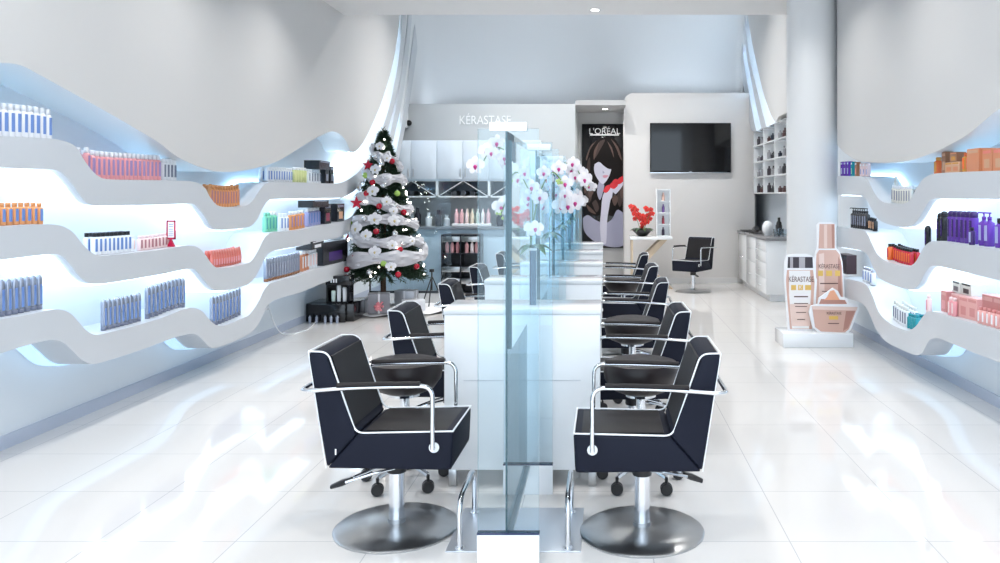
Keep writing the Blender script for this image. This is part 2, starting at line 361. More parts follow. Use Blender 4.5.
def added_uplight(x0, x1, y, z, lab):  # unseen uplights added to brighten the cove
    t = thing('added_cove_uplight', lab, 'added light', ((x0+x1)/2, y, z))
    w_ = (x1-x0)/2; m = MB(); m.box(-w_, -.05, 0, w_, -.04, .05); m.box(-w_, .04, 0, w_, .05, .05); m.box(-w_, -.04, 0, w_, .04, .01); m.build('housing', white_gloss, t)
    m = MB(); m.box(-w_+.01, -.035, .011, w_-.01, .035, .03); m.build('tube', mat('added_cove_tube', (.6, .6, .6), .5, emit=9, ecol=(.80, .90, 1.0)), t)
added_uplight(-3.0, -.5, 14.45, 3.001, 'added linear uplight, unseen, on top of the low back left wall')
added_uplight(.5, 2.3, 14.6, 3.241, 'added linear uplight, unseen, on top of the television wall')
# wall washers
def spot(x, y, z, tx, ty, tz, power, ang, blend=1.0, col=(1, .95, .88)):
    l = bpy.data.lights.new('wall_washer', 'SPOT'); l.energy = power; l.spot_size = math.radians(ang); l.spot_blend = blend; l.color = col; l.shadow_soft_size = .03
    o = bpy.data.objects.new('wall_washer', l); C.objects.link(o); o.location = (x, y, z)
    d = Vector((tx-x, ty-y, tz-z)); o.rotation_euler = d.to_track_quat('-Z', 'Y').to_euler(); return o
for y, z, p, a in ((10.85, 4.85, 9, 15), (8.75, 3.70, 7, 26), (6.9, 3.70, 5, 34), (5.0, 3.70, 5, 34)):
    spot(XLF+.30, y, z, XLF+.17, y, z-2, p, a)
for y, z, p, a in ((12.3, 4.85, 9, 15), (7.2, 3.7, 6, 34)):
    spot(XRF-.30, y, z, XRF-.17, y, z-2, p, a)
# back zone lamps (recessed in the high ceiling, hidden behind the bulkhead)
for x in (-1.7, -.4, 1.0):
    downlight(x, 11.6, 4.899, 'recessed downlight in the raised ceiling at the back', 38)['group'] = 'downlights in the raised back ceiling'
# daylight through the open shopfront behind the camera
l = bpy.data.lights.new('shopfront_daylight', 'AREA'); l.shape = 'RECTANGLE'; l.size = 6.2; l.size_y = 3.5; l.cycles.is_portal = True
o = bpy.data.objects.new('shopfront_daylight', l); C.objects.link(o); o.location = (-.4, -1.2, 1.85); o.rotation_euler = (PI/2, 0, 0)
# ------------------------------------------------------------------ salon chairs
def make_chair(label, loc, rz):
    """faces local +x; origin on the floor under the column"""
    t = thing('salon_chair', label, 'chair', loc, rz)
    W = .212
    side = [(-.243, .335), (.268, .330), (.290, .36), (.298, .495), (-.125, .483)]
    f = lambda a, b, y: (a, y, b)
    m = MB(); m.prism([(-.243, .335), (.284, .330), (.291, .342), (.298, .495), (-.111, .483)], f, -W, W, .013, 3)
    m.mi = 1; m.box(-.085, -W+.03, .488, .272, W-.03, .494, .004, 2)
    m.build('seat', [navy_side, black_leather], t)
    m = MB(); m.prism([(-.243, .337), (-.112, .484), (-.135, .50), (-.232, .815), (-.262, .835), (-.318, .832), (-.322, .80)], f, -W, W, .013, 3)
    m.mi = 1; m.prism([(-.135, .515), (-.128, .515), (-.224, .812), (-.235, .812)], f, -W+.018, W-.018)
    m.build('backrest', [navy_side, black_leather], t)
    m = MB()
    for s in (-1, 1):
        y = s*(W-.004)
        pth = arc_path([(.296, y, .497), (-.118, y, .487), (-.238, y, .832), (-.32, y, .834)], .035, 6)
        m.tube(pth, .0037, 6)
        m.tube([(-.322, y, .834), (-.246, y, .337)], .0026, 6)
    m.tube([(.296, -W+.004, .497), (.296, W-.004, .497)], .0042, 6)
    m.tube([(-.32, -W+.004, .834), (-.32, W-.004, .834)], .004, 6)
    m.build('piping', piping_mat, t)
    ya = W+.032
    m = MB()
    m.tube(arc_path([(.218, -ya, .430), (.218, -ya, .698), (-.10, -ya, .690), (-.345, -ya, .672), (-.345, ya, .672), (-.10, ya, .690), (.218, ya, .698), (.218, ya, .430)], .055, 7), .0095, 10)
    for s in (-1, 1): m.tube([(.218, s*(ya+.004), .430), (.218, s*(W-.005), .430)], .009, 8)
    m.build('arm_frame', chrome, t)
    for s in (-1, 1):
        m = MB(); m.tube(arc_path([(.165, s*ya, .706), (.02, s*ya, .704), (-.185, s*ya, .697)], .05), .0135, 10, scale=(1.1, .8)); m.build('armrest_pad', black_leather, t)
        m = MB(); m.lathe([(.010, 0), (.022, .0), (.022, .006), (.012, .008)], 18, (.218, s*(W+.001), .430), True, Matrix.Rotation(-s*PI/2, 3, 'X')); m.build('grommet', white_gloss, t)
    m = MB(); m.lathe([(.275, .0), (.277, .008), (.268, .015), (.15, .021), (.06, .027), (.04, .031), (.0405, .05)], 64); m.build('base_disc', steel, t)
    m = MB(); m.lathe([(.034, .02), (.034, .285)], 32); m.build('column', chrome, t)
    m = MB(); m.lathe([(.042, .255), (.045, .262), (.045, .30), (.06, .31), (.10, .315), (.10, .334)], 24); m.box(-.14, -.10, .318, .14, .10, .338, .004); m.build('mount', black_pl, t)
    m = MB()
    for s in (-1, 1): m.tube(arc_path([(.03, s*.028, .285), (-.08, s*.045-.03, .272), (-.205, s*.022-.06, .232)], .05), .0065, 8)
    lv = m.build('pump_lever', chrome, t)
    m = MB(); m.tube([(-.185, -.06, .238), (-.225, -.06, .224), (-.275, -.06, .205)], [.014, .020, .013], 10, scale=(1.5, .7)); m.build('pedal', black_pl, lv)
    m = MB(); m.box(-.206, -W-.0012, .395, -.200, -W, .42); m.build('tag', white_gloss, t)
    return t
rx = [.165, .165, .17, .175, .17]
ry = [3.655, 4.88, 6.45, 7.86, 9.35]
LR = ['right row salon chair nearest the camera, black with white piping, on a polished steel disc',
      'black salon chair with white piping, second from the front in the right row',
      'third chair from the front in the right row, black with white piping',
      'fourth chair from the front in the right row, partly hidden by arms in front',
      'farthest black chair of the right row, beside the last counter']
chair0 = make_chair(LR[0], (rx[0], ry[0], 0), PI)
for i in range(1, 5): dup(chair0, (rx[i], ry[i], 0), PI+[0, .02, -.03, .02, -.02][i], LR[i])
LL = ['left row salon chair nearest the camera, black with white piping, on a polished steel disc',
      'black salon chair with white piping, second from the front in the left row',
      'third chair from the front in the left row, half hidden by the white counter',
      'fourth chair from the front in the left row, showing its backrest and one arm',
      'farthest black chair of the left row, seen through the glass partition']
ly = [3.695, 4.93, 6.34, 7.78, 9.5]
lx = [-.938, -.93, -.93, -.93, -.92]
for i in range(5): dup(chair0, (lx[i], ly[i], 0), [-.02, .0, .02, -.02, 0][i], LL[i])
dup(chair0, (1.37, 12.75, 0), PI+.98, 'lone black styling chair facing the small table below the television')
# ------------------------------------------------------------------ stylist stools
def make_stool(label, loc):
    t = thing('stylist_stool', label, 'stool', loc)
    m = MB(); m.lathe([(.02, .462), (.09, .470), (.15, .495), (.188, .545), (.196, .60), (.186, .632), (.14, .645), (.0, .640)], 32, cap=False)
    m.build('seat', brown_leather, t)
    m = MB(); m.lathe([(.024, .12), (.024, .46)], 20); m.lathe([(.014, .40), (.014, .47)], 12); m.lathe([(.08, .455), (.08, .47)], 20); m.build('column', chrome, t)
    m = MB()
    for k in range(5):
        a = 2*PI*k/5+.3; m.tube([(0, 0, .125), (.13*math.cos(a), .13*math.sin(a), .10), (.21*math.cos(a), .21*math.sin(a), .085)], [.022, .017, .013], 8)
    m.build('star_base', chrome, t)
    for k in range(5):
        a = 2*PI*k/5+.3; x, y = .21*math.cos(a), .21*math.sin(a)
        m = MB()
        for s in (-1, 1): m.lathe([(.012, -.009), (.028, -.009), (.031, -.004), (.031, .004), (.028, .009), (.012, .009)], 18, (x, y+s*.013, .031), True, Matrix.Rotation(PI/2, 3, 'X'))
        m.tube([(x, y, .05), (x, y, .088)], .008, 8)
        m.build('caster', black_pl, t)
    return t
st = make_stool('rolling stool with rounded brown leather seat, behind the nearest right chair', (.186, 4.27, 0))
dup(st, (.19, 5.72, 0), .5, 'rolling brown leather stool between the second and third right chairs')
dup(st, (.19, 8.62, 0), .9, 'rolling stool between the fourth and fifth right chairs')
dup(st, (-1.045, 4.28, 0), .2, 'rolling stool with rounded brown leather seat, behind the nearest left chair')
# ------------------------------------------------------------------ styling stations down the middle
CX = -.386; P = 1.42
def glass_pane(m, x0, y0, z0, x1, y1, z1):
    """slot 0 = faces, slot 1 = polished edges"""
    v = [m.bm.verts.new((x, y, z)) for x in (x0, x1) for y in (y0, y1) for z in (z0, z1)]
    dx, dy = x1-x0, y1-y0
    for idx, q in enumerate(((0,1,3,2),(4,6,7,5),(0,4,5,1),(2,3,7,6),(0,2,6,4),(1,5,7,3))):
        big = (idx < 2) if dx < dy else (idx in (2, 3))
        m.mi = 0 if big else 1; m.face([v[i] for i in q])
def make_station(label, y):
    t = thing('styling_station', label, 'partition', (CX, y, 0))
    def plinth(yc, lab):
        m = MB(); m.box(-.124, yc-.016, 0, .124, yc+.016, .146, .001)
        p = m.build('plinth', white_gloss, t)
        m = MB(); m.box(-.1245, yc-.0165, .146, .1245, yc+.0165, .152); m.build('plinth_cap', blue_edge, p)
    plinth(.0, 0); plinth(.84, 0)
    m = MB(); glass_pane(m, -.122, -.006, .152, .122, .006, 1.765); m.build('front_glass', [glass, pale_edge], t)
    m = MB(); glass_pane(m, -.122, .834, .152, .122, .846, 1.765); m.build('rear_glass', [glass, pale_edge], t)
    m = MB(); glass_pane(m, -.013, .008, .152, -.005, .832, 1.755); m.build('centre_glass', [glass, glass_edge], t)
    m = MB(); m.box(-.003, .03, .88, .010, .81, 1.72); m.build('mirror', [mirror_mat], t)
    m = MB(); m.box(-.0045, .029, .879, -.0032, .811, 1.721); m.box(-.0045, .024, .879, .0105, .0295, 1.721); m.build('mirror_back', [glass_edge], t)
    m = MB(); m.box(-.012, .02, .125, .012, .82, .145); m.build('glass_rail', steel, t)
    m = MB(); m.box(-.074, -.02, 1.755, .074, .02, 1.79, .003); m.build('top_cap', mat('lit_white_cap', (.95, .97, 1), .3), t)
    m = MB(); m.box(-.285, .16, 0, .285, .64, .006, .002); bp = m.build('footrest_plate', mat('satin_steel_plate', (.72, .76, .82), .38, .85), t)
    for s in (-1, 1):
        m = MB(); x = s*.228
        m.tube(arc_path([(x, .185, .006), (x, .185, .215), (x, .50, .225), (x, .575, .19), (x, .575, .006)], .07, 7), .0125, 12)
        m.lathe([(.022, .006), (.022, .012)], 16, (x, .185, 0)); m.lathe([(.022, .006), (.022, .012)], 16, (x, .575, 0))
        m.build('footrest_bar', chrome, t)
    return t
names = ['nearest', 'second', 'third', 'fourth', 'fifth']
st0 = make_station('glass mirror partition nearest the camera, with steel footrests on its plate', 3.28)
for k in range(1, 5): dup(st0, (CX, 3.28+P*k, 0), None, 'glass mirror partition, %s from the front along the middle row' % names[k])
def make_desk(label, y):
    t = thing('styling_counter', label, 'counter', (-.425, y, 0))
    m = MB(); m.box(-.405, 0, .885, .405, .38, .916, .004); m.build('worktop', white_gloss, t)
    m = MB(); m.box(-.400, .004, .09, .400, .376, .885, .003); b = m.build('cabinet', mat('white_counter_body', (.90, .92, .94), .22), t)
    for sx in (-.36, .36):
        for yy in (.02, .33):
            m = MB(); m.box(sx-.02, yy, 0, sx+.02, yy+.035, .09, .002); m.build('leg', steel, t)
    m = MB(); m.box(-.30, 0.0, .55, .30, .0045, .552); m.box(-.001, .0, .10, .001, .0045, .88); m.build('door_gap', mat('joint_shadow_grey', (.55, .58, .62), .5), t)
    return t
dk = make_desk('white gloss styling counter nearest the camera, between the first chairs and the second', 4.2)
for k in range(1, 5): dup(dk, (-.425, 4.2+P*k, 0), None, 'white gloss styling counter, %s from the front along the middle row' % names[k])
# ------------------------------------------------------------------ vases and orchids
vase_m = bpy.data.materials.new('smoked_blue_glaze'); vase_m.use_nodes = True
vn = vase_m.node_tree; vb = vn.nodes['Principled BSDF']; vt = vn.nodes.new('ShaderNodeTexCoord'); vw = vn.nodes.new('ShaderNodeTexNoise'); vr = vn.nodes.new('ShaderNodeValToRGB')
vw.inputs['Scale'].default_value = 9; vr.color_ramp.elements[0].color = (.015, .03, .065, 1); vr.color_ramp.elements[1].color = (.08, .13, .21, 1)
vn.links.new(vt.outputs['Object'], vw.inputs[0]); vn.links.new(vw.outputs['Fac'], vr.inputs[0]); vn.links.new(vr.outputs[0], vb.inputs['Base Color']); vb.inputs['Roughness'].default_value = .1
petal = mat('white_petal', (.88, .84, .86), .5); throat = mat('magenta_throat', (.55, .03, .22), .5)
leafm = mat('dark_green_leaf', (.03, .10, .03), .35); stemm = mat('green_stem', (.10, .20, .05), .5); redp = mat('red_petal', (.75, .04, .03), .5)
budm = mat('green_bud', (.45, .6, .2), .5)
def flower_mesh(m, c, n, r, up=Vector((0, 0, 1))):
    """five-petalled orchid bloom facing n"""
    n = Vector(n).normalized(); a = up.cross(n).normalized(); b = n.cross(a)
    c = Vector(c)
    for k, (ang, L, w) in enumerate(((90, 1, .36), (18, 1.02, .52), (162, 1.02, .52), (-54, .92, .32), (-126, .92, .32))):
        th = math.radians(ang); d = a*math.cos(th)+b*math.sin(th); s = n.cross(d)
        pts = []
        ctr = [m.bm.verts.new(c+n*.02*r)]
        cols = []
        for u, ww in ((.28, .55), (.6, 1.0), (.85, .75), (1.0, .05)):
            base = c+d*L*r*u+n*r*(.18*math.sin(u*PI)-.06*u)
            cols.append([m.bm.verts.new(base-s*w*r*ww+n*.05*r), m.bm.verts.new(base), m.bm.verts.new(base+s*w*r*ww+n*.05*r)])
        m.mi = 0
        m.face([ctr[0], cols[0][1], cols[0][0]], True); m.face([ctr[0], cols[0][2], cols[0][1]], True)
        for p, q in zip(cols, cols[1:]):
            m.face([p[0], p[1], q[1], q[0]], True); m.face([p[1], p[2], q[2], q[1]], True)
    m.mi = 1; m.sphere(c+n*r*.16-b*.1*r, r*.20, 8, 5, (1, 1, 1)); m.sphere(c+n*r*.14-b*.28*r, r*.13, 8, 5)
def leaf(m, base, d, L, w, droop=.35):
    d = Vector(d).normalized(); s = d.cross(Vector((0, 0, 1))).normalized(); prev = None
    for i in range(8):
        u = i/7; p = Vector(base)+d*L*u+Vector((0, 0, L*(.45*u-droop*1.6*u*u))); ww = w*math.sin(PI*min(.98, .12+u*.86))
        row = [m.bm.verts.new(p-s*ww+Vector((0, 0, ww*.3))), m.bm.verts.new(p), m.bm.verts.new(p+s*ww+Vector((0, 0, ww*.3)))]
        if prev:
            m.face([prev[0], prev[1], row[1], row[0]], True); m.face([prev[1], prev[2], row[2], row[1]], True)
        prev = row
def make_orchid(label, loc, stems, r=.05, pm=petal, tm=throat):
    t = thing('potted_orchid', label, 'plant', loc)
    m = MB()
    for k in range(5):
        a = 2*PI*k/5+.4; leaf(m, (0, 0, 0), (math.cos(a), math.sin(a), 0), .13, .028, .45)
    m.build('leaves', leafm, t)
    for sp in stems:
        pth = catmull(sp['p'], 8)
        m = MB(); m.tube(pth, .0035, 6); m.build('stem', stemm, t)
        for u in sp['f']:
            i = int(u*(len(pth)-1)); q = Vector(pth[i]); rr = random.uniform(.85, 1.15)*r
            n = Vector((random.uniform(-.7, .9), -1, random.uniform(-.35, .25)))
            off = Vector((random.uniform(-.04, .04), random.uniform(-.05, .02), random.uniform(-.04, .03)))
            m = MB(); flower_mesh(m, q+off, n, rr); m.build('flower', [pm, tm], t, norm=False)
        m = MB()
        for j in range(4):
            q = Vector(pth[-1])+Vector((random.uniform(-.02, .02), 0, random.uniform(-.03, .03))); m.sphere(q, .009, 6, 4)
        m.build('buds', budm, t)
    return t
def make_vase(label, loc):
    t = thing('square_vase', label, 'vase', loc)
    m = MB(); s = .029; H = .30
    o = [(-s, -s), (s, -s), (s, s), (-s, s)]
    for (x0, y0, x1, y1) in ((-s, -s, s, -s+.004), (-s, s-.004, s, s), (-s, -s+.004, -s+.004, s-.004), (s-.004, -s+.004, s, s-.004)): m.box(x0, y0, 0, x1, y1, H)
    m.box(-s+.004, -s+.004, 0, s-.004, s-.004, .02); m.build('body', vase_m, t)
    m = MB(); m.box(-s-.001, -s-.001, H-.012, s+.001, s+.001, H+.002, .002); m.build('rim', white_gloss, t)
    return t
v0 = make_vase('tall square smoked-blue vase on the nearest white counter', (-.395, 4.38, .9165))
for k in range(1, 5): dup(v0, (-.405-.01*k, 4.38+P*k, .9165), None, 'tall square smoked-blue vase on the %s counter from the front' % names[k])
S1 = [{'p': [(0, 0, 0), (-.01, 0, .15), (-.04, 0, .35), (-.12, -.01, .50), (-.20, -.02, .53), (-.26, -.03, .44)], 'f': [.55, .64, .72, .80, .88, .96]},
      {'p': [(0, 0, 0), (.01, 0, .15), (.0, -.01, .30), (-.06, -.02, .35), (-.12, -.03, .27), (-.16, -.03, .17)], 'f': [.5, .62, .8, .95]},
      {'p': [(0, 0, 0), (.01, 0, .12), (.05, 0, .30), (.11, 0, .40), (.16, -.01, .36)], 'f': [.5, .66, .8, .95]},
      {'p': [(0, 0, 0), (.005, -.02, .05), (.01, -.035, .09), (.012, -.05, .10)], 'f': [.9]}]
make_orchid('white orchid with magenta centres in the nearest vase, arching left behind glass', (-.395, 4.38, 1.22), S1)
S2 = [{'p': [(0, 0, 0), (0, 0, .2), (.03, 0, .38), (.10, 0, .50), (.20, -.02, .48), (.26, -.03, .38)], 'f': [.45, .55, .64, .72, .8, .88, .96]},
      {'p': [(0, 0, 0), (-.01, 0, .2), (-.04, 0, .34), (-.12, -.01, .38), (-.18, -.02, .30)], 'f': [.5, .62, .74, .86, .97]},
      {'p': [(0, 0, 0), (.02, 0, .1), (.06, 0, .22), (.13, -.01, .26), (.17, -.02, .2)], 'f': [.55, .7, .85, .98]}]
for k in range(1, 5):
    make_orchid('white orchid with magenta centres in the vase on the %s counter from the front' % names[k], (-.405-.01*k, 4.38+P*k, 1.22), S2, .054+.006*k)
# ------------------------------------------------------------------ television, poster, far table
t = thing('television', 'wide black flat screen television mounted on the warm white wall', 'television', (1.447, 13.95, 2.30))
m = MB(); m.box(-.685, -.075, -.42, .685, -.03, .42, .008); m.build('frame', black_gloss, t)
m = MB(); m.box(-.665, -.0755, -.39, .665, -.0745, .40); m.build('screen', mat('tv_screen', (.004, .004, .005), .05), t)
m = MB(); m.box(-.685, -.078, -.428, .685, -.03, -.418); m.build('silver_trim', chrome, t)
m = MB(); m.box(-.3, -.03, -.2, .3, 0, .2); m.build('wall_bracket', black_pl, t)
m = MB(); m.box(-.02, -.0765, -.409, .02, -.0745, -.399, .0005, 1); m.build('logo_badge', steel, t)
m = MB(); m.sphere((.005, 0, 0), .05, 14, 8, (1, 1, 1)); tag(m.build('dome_camera', black_gloss, loc=at(408.5, 123, 13.46)), 'small black dome security camera high on the back left wall', 'security camera')
# poster
pz = lambda px, py: ((px-VX)*14.7/F, EYE-(py-VY)*14.7/F)
t = thing('poster', 'tall black poster of a long-haired woman cupping red petals', 'poster', (0, 14.715, 0))
m = MB(); x0, z1 = pz(582, 124); x1, z0 = pz(626.5, 248); m.box(x0, -.03, z0, x1, 0, z1, .003); m.build('board', black_gloss, t)
def flat(name, pts, m_, lay, z=0, k=5, closed=True):
    q = [pz(*p) for p in pts]
    q = catmull(q+[q[0]], k)[:-1] if closed else q
    m = MB(); m.prism(q, lambda a, b, tt: (a, tt, b), -.031-.0012*lay, -.0305); return m.build(name, m_, t)
hair = mat('printed_dark_hair', (.007, .004, .0035), .55, spec=.2, vary=.6, vscale=3); hairl = mat('printed_hair_highlight', (.045, .023, .018), .5)
skin = mat('printed_pale_skin', (.36, .36, .48), .4); skinl = mat('printed_light_skin', (.62, .61, .72), .4)
lips = mat('printed_lips', (.65, .30, .38), .4); red = mat('printed_red_petals', (.70, .02, .03), .4)
flat('printed_hair', [(604,137),(596,141),(590,150),(587,162),(584,172),(583,185),(584,200),(588,210),(595,216),(602,214),(612,216),(621,214),(625,205),(625,185),(624,168),(622,152),(616,141),(610,137)], hair, 1)
flat('printed_body', [(583,218),(588,215),(594,219),(600,222),(606,223),(612,219),(617,210),(622,212),(626,216),(626,240),(622,246),(612,247),(600,244),(590,238),(584,230)], skin, 2)
flat('printed_face', [(595,163),(599,160),(606,164),(611,168),(610,174),(607,180),(603,184),(599,181),(595,174),(594,168)], skinl, 3)
flat('printed_fringe', [(603,139),(611,142),(617,150),(618,160),(614,168),(609,169),(604,166),(599,162),(594,164),(592,158),(595,147)], hair, 4)
for pts in ([(588,160),(590,158),(590,172),(587,180),(586,172)], [(586,190),(590,186),(592,196),(589,203),(586,198)], [(600,141),(605,140),(600,150),(595,158),(596,149)], [(618,190),(621,186),(623,197),(620,207),(617,200)], [(592,203),(596,200),(599,208),(596,212)]):
    flat('printed_hair_highlight', pts, hairl, 5)
for pts in ([(596,141),(590,150),(587,160),(586,158),(590,147)], [(611,139),(618,147),(622,160),(620,158),(616,148)], [(584,176),(588,184),(585,194),(584,188)], [(589,184),(594,190),(590,198),(588,192)], [(613,192),(618,198),(615,206),(612,200)], [(622,186),(625,192),(622,199),(620,193)], [(607,141),(612,148),(614,158),(611,150)], [(599,142),(594,151),(594,160),(597,150)], [(586,204),(591,208),(596,214),(589,211)]):
    flat('printed_hair_highlight', pts, mat('printed_hair_glint', (.10, .055, .042), .5), 6, k=3)
flat('printed_nose', [(602.6,170.5),(604.6,172.6),(602.8,173.4)], skin, 5, k=3)
flat('printed_neck_shadow', [(599,181),(604,184.5),(603,192),(600,200),(597,192)], skin, 2)
flat('printed_mouth', [(602.5,175.6),(605.5,175),(608.5,175.6),(606,177.8),(603.5,177.6)], lips, 5)
flat('printed_arm', [(601,243),(600,225),(601,212),(602,200),(604,193),(609,188),(615,184),(620,179),(624.5,176),(625,181),(621,188),(616,194),(611,199),(609,208),(607,222),(606,243)], skinl, 6)
for pts in ([(603,191),(606,186),(610,185),(610,189),(606,193)], [(609,187),(611,183),(616,182),(618,185),(614,189)], [(616,184),(618,179),(623,176),(624,180),(620,184)], [(612,182),(615,179),(618,180),(615,183)]):
    flat('printed_petal', pts, red, 7, k=3)
q = pz(604.5, 131.5); lt = mat('printed_white_ink', (.85, .85, .86), .5)
text_obj('logo', "L'ORÉAL", .15, (q[0], -.031, q[1]), (PI/2, 0, 0), lt, .001, t, sx=1.0)
q = pz(604.5, 134.9); m = MB(); m.box(q[0]-.26, -.032, q[1]-.012, q[0]+.26, -.03, q[1]+.012); m.build('logo_bar', lt, t)
q = pz(604.5, 137.6); text_obj('small_logo', 'PARIS', .04, (q[0], -.031, q[1]), (PI/2, 0, 0), lt, .001, t)
q = at(485, 120.5, 13.49)
tag(text_obj('wall_lettering', 'KÉRASTASE', .205, (q.x, 13.495, q.z), (PI/2, 0, 0), mat('white_letter_acrylic', (.9, .92, .93), .2), .006, sx=.82), 'white raised brand lettering on the back left wall above the cabinets', 'sign')
# console table, bowl orchid, tower display
wood = mat('pale_beech_ply', (.62, .50, .36), .45, vary=.1, vscale=8)
t = thing('console_table', 'small white console table on a bent pale wood leg by the wall', 'table', (.73, 13.3, 0))
m = MB(); m.box(-.33, -.30, .79, .34, .30, .835, .006); m.build('tabletop', white_gloss, t)
m = MB(); m.prism([(.16, .79), (.27, .79), (-.08, .42), (-.02, .34), (.36, .0), (.25, .0), (-.18, .38), (-.18, .46)], lambda a, b, tt: (a, tt, b), -.22, .22, .004); m.build('bent_leg', wood, t)
m = MB(); m.box(-.31, -.28, 0, -.285, .28, .79, .003); m.build('side_panel', wood, t)
t = thing('bowl_orchid', 'red orchid in a black bowl on the small console table', 'plant', (.60, 13.22, .8355))
m = MB(); m.lathe([(.06, 0), (.07, .005), (.165, .10), (.17, .11), (.155, .105), (.05, .02)], 28, cap=False); m.lathe([(.0, .085), (.14, .085)], 24, cap=False); m.build('bowl', mat('black_ceramic', (.015, .014, .014), .3), t)
m = MB()
for k in range(9):
    a = 2*PI*k/9; leaf(m, (.03*math.cos(a), .03*math.sin(a), .09), (math.cos(a), math.sin(a), .3), .19, .035, .5)
m.build('leaves', leafm, t)
for sx, top in ((-.13, .50), (.0, .36), (.12, .46), (.04, .30)):
    pth = catmull([(sx*.2, 0, .09), (sx*.6, 0, top*.5), (sx, -.01, top*.85), (sx-.04, -.03, top)], 6)
    m = MB(); m.tube(pth, .005, 6); m.build('stem', stemm, t)
    for u in (.42, .52, .6, .68, .76, .84, .92, .99):
        q = Vector(pth[int(u*(len(pth)-1))])+Vector((random.uniform(-.045, .045), random.uniform(-.03, .03), random.uniform(-.03, .03)))
        m = MB(); flower_mesh(m, q, (random.uniform(-.8, .8), -1, random.uniform(-.3, .3)), .048); m.build('flower', [redp, mat('dark_red_throat', (.35, .01, .01), .5)], t, norm=False)
t = thing('tower_display', 'white tower of four small cubbies holding samples on the console table', 'display stand', (.94, 13.3, .8355))
m = MB(); m.box(-.115, .0, 0, .115, .015, .76)
for x in (-.115, .1): m.box(x, -.13, 0, x+.015, 0, .76)
for k in range(5): m.box(-.1, -.13, k*.186, .1, 0, k*.186+.014)
m.build('frame', white_gloss, t)
for k, cc in enumerate(((.05, .03, .06), (.30, .03, .06), (.16, .08, .28), (.78, .50, .42))):
    m = MB(); m.lathe([(.022, .0), (.022, .09), (.012, .10), (.012, .13)], 12, (0, -.06, .186*k+.0145))
    o = m.build('sample_bottle', mat('sample_%d' % k, cc, .3)); o.location = (.94, 13.3, .8355)
    tag(o, ['black', 'dark red', 'violet', 'peach'][k]+' sample in the '+['lowest', 'second lowest', 'second highest', 'top'][k]+' cubby of the white tower display', 'bottle')
# ------------------------------------------------------------------ right counter and wall cubbies
t = thing('drawer_counter', 'white drawer counter with grey worktop along the far right wall', 'counter', (0, 0, 0))
m = MB(); m.box(2.27, 11.5, .10, XR-.001, 13.9, .86, .004); m.box(2.33, 11.56, .0, XR-.001, 13.88, .10); m.build('body', white_gloss, t)
m = MB(); m.box(2.24, 11.45, .86, XR-.001, 13.92, .90, .004); m.build('worktop', mat('grey_stone_top', (.22, .22, .23), .25), t)
for (y0, y1, zs) in ((11.52, 12.3, (.10, .32, .54, .70, .86)), (12.32, 13.1, (.10, .48, .86)), (13.12, 13.88, (.10, .86))):
    for za, zb in zip(zs, zs[1:]):
        m = MB(); m.box(2.258, y0, za+.006, 2.27, y1, zb-.006, .003); d_ = m.build('drawer' if zb-za < .3 else 'cabinet_door', white_gloss, t)
        m = MB(); yc = (y0+y1)/2; zc = (za+zb)/2
        m.tube(arc_path([(2.258, yc-.07, zc), (2.235, yc-.06, zc), (2.235, yc+.06, zc), (2.258, yc+.07, zc)], .012), .005, 6); m.build('handle', chrome, d_)
t = thing('wall_cubby_unit', 'white wall-hung cubby unit full of small products on the far right wall', 'shelf unit', (0, 0, 0))
m = MB(); X0 = 2.50; m.box(XR-.02, 11.3, 1.52, XR-.001, 13.8, 2.57)
ycols = [11.3, 12.1, 12.95, 13.78]; zrows = [1.52, 1.78, 2.03, 2.30, 2.55]
for y in ycols: m.box(X0, y, 1.52, XR-.02, y+.025, 2.57)
for z in zrows: m.box(X0, 11.3, z, XR-.02, 13.805, z+.02)
m.build('frame', white_gloss, t)
cubk = 0
for ci in range(3):
    for ri in range(4):
        for j in range(5):
            y = ycols[ci]+.10+j*.14; hgt = random.choice((.09, .12, .15)); z = zrows[ri]+.0205
            m = MB(); m.lathe([(.03, 0), (.032, hgt*.7), (.014, hgt*.8), (.014, hgt)], 10)
            col = random.choice(((.03, .03, .035), (.05, .04, .05), (.30, .30, .32), (.10, .05, .05), (.02, .03, .05)))
            o = m.build('hair_product', mat('cubby_product_%.2f_%.2f' % (col[0], col[1]), col, .3), loc=(2.555+.04*(j % 2), y, z))
            tag(o, 'small dark hair product standing in the white wall cubbies', 'bottle', 'hair products in the wall cubbies')
# things on the right counter
m = MB(); m.box(0, 0, 0, .20, .42, .02, .005); tag(m.build('tablet', black_pl, loc=(2.27, 13.35, .9005), rz=0), 'flat black tray at the far end of the drawer counter', 'tray')
t = thing('hair_dryer', 'black hair dryer lying on the drawer counter', 'hair dryer', (2.36, 12.75, .9005))
m = MB(); m.tube([(-.06, -.30, .10), (-.02, -.12, .07), (.0, .12, .06), (.02, .26, .06)], [.035, .045, .05, .035], 14); m.build('barrel', black_pl, t)
m = MB(); m.tube([(0, .08, .05), (-.02, .22, .02), (-.05, .34, .02)], [.03, .026, .024], 10); m.build('handle', black_pl, t)
m = MB(); m.sphere((0, 0, .11), .085, 16, 10, (1, 1, 1.3)); m.lathe([(.05, 0), (.06, .01), (.03, .02)], 16); tag(m.build('round_mirror_lamp', white_gloss, loc=(2.40, 12.1, .9005)), 'white egg-shaped lamp on the drawer counter beside the dryer', 'lamp')
m = MB(); m.lathe([(.04, 0), (.05, .11), (.045, .11), (.037, .01)], 16, cap=False); cu = m.build('clear_jar', glass_mat('clear_plastic', (.93, .96, .98)), loc=(2.46, 11.75, .9005))
tag(cu, 'clear jar standing on the near end of the drawer counter', 'jar', 'clear jars on the drawer counter')
for a, b_ in ((2.58, 11.72), (2.56, 11.95)):
    c = cu.copy(); C.objects.link(c); c.location = (a, b_, .9005)
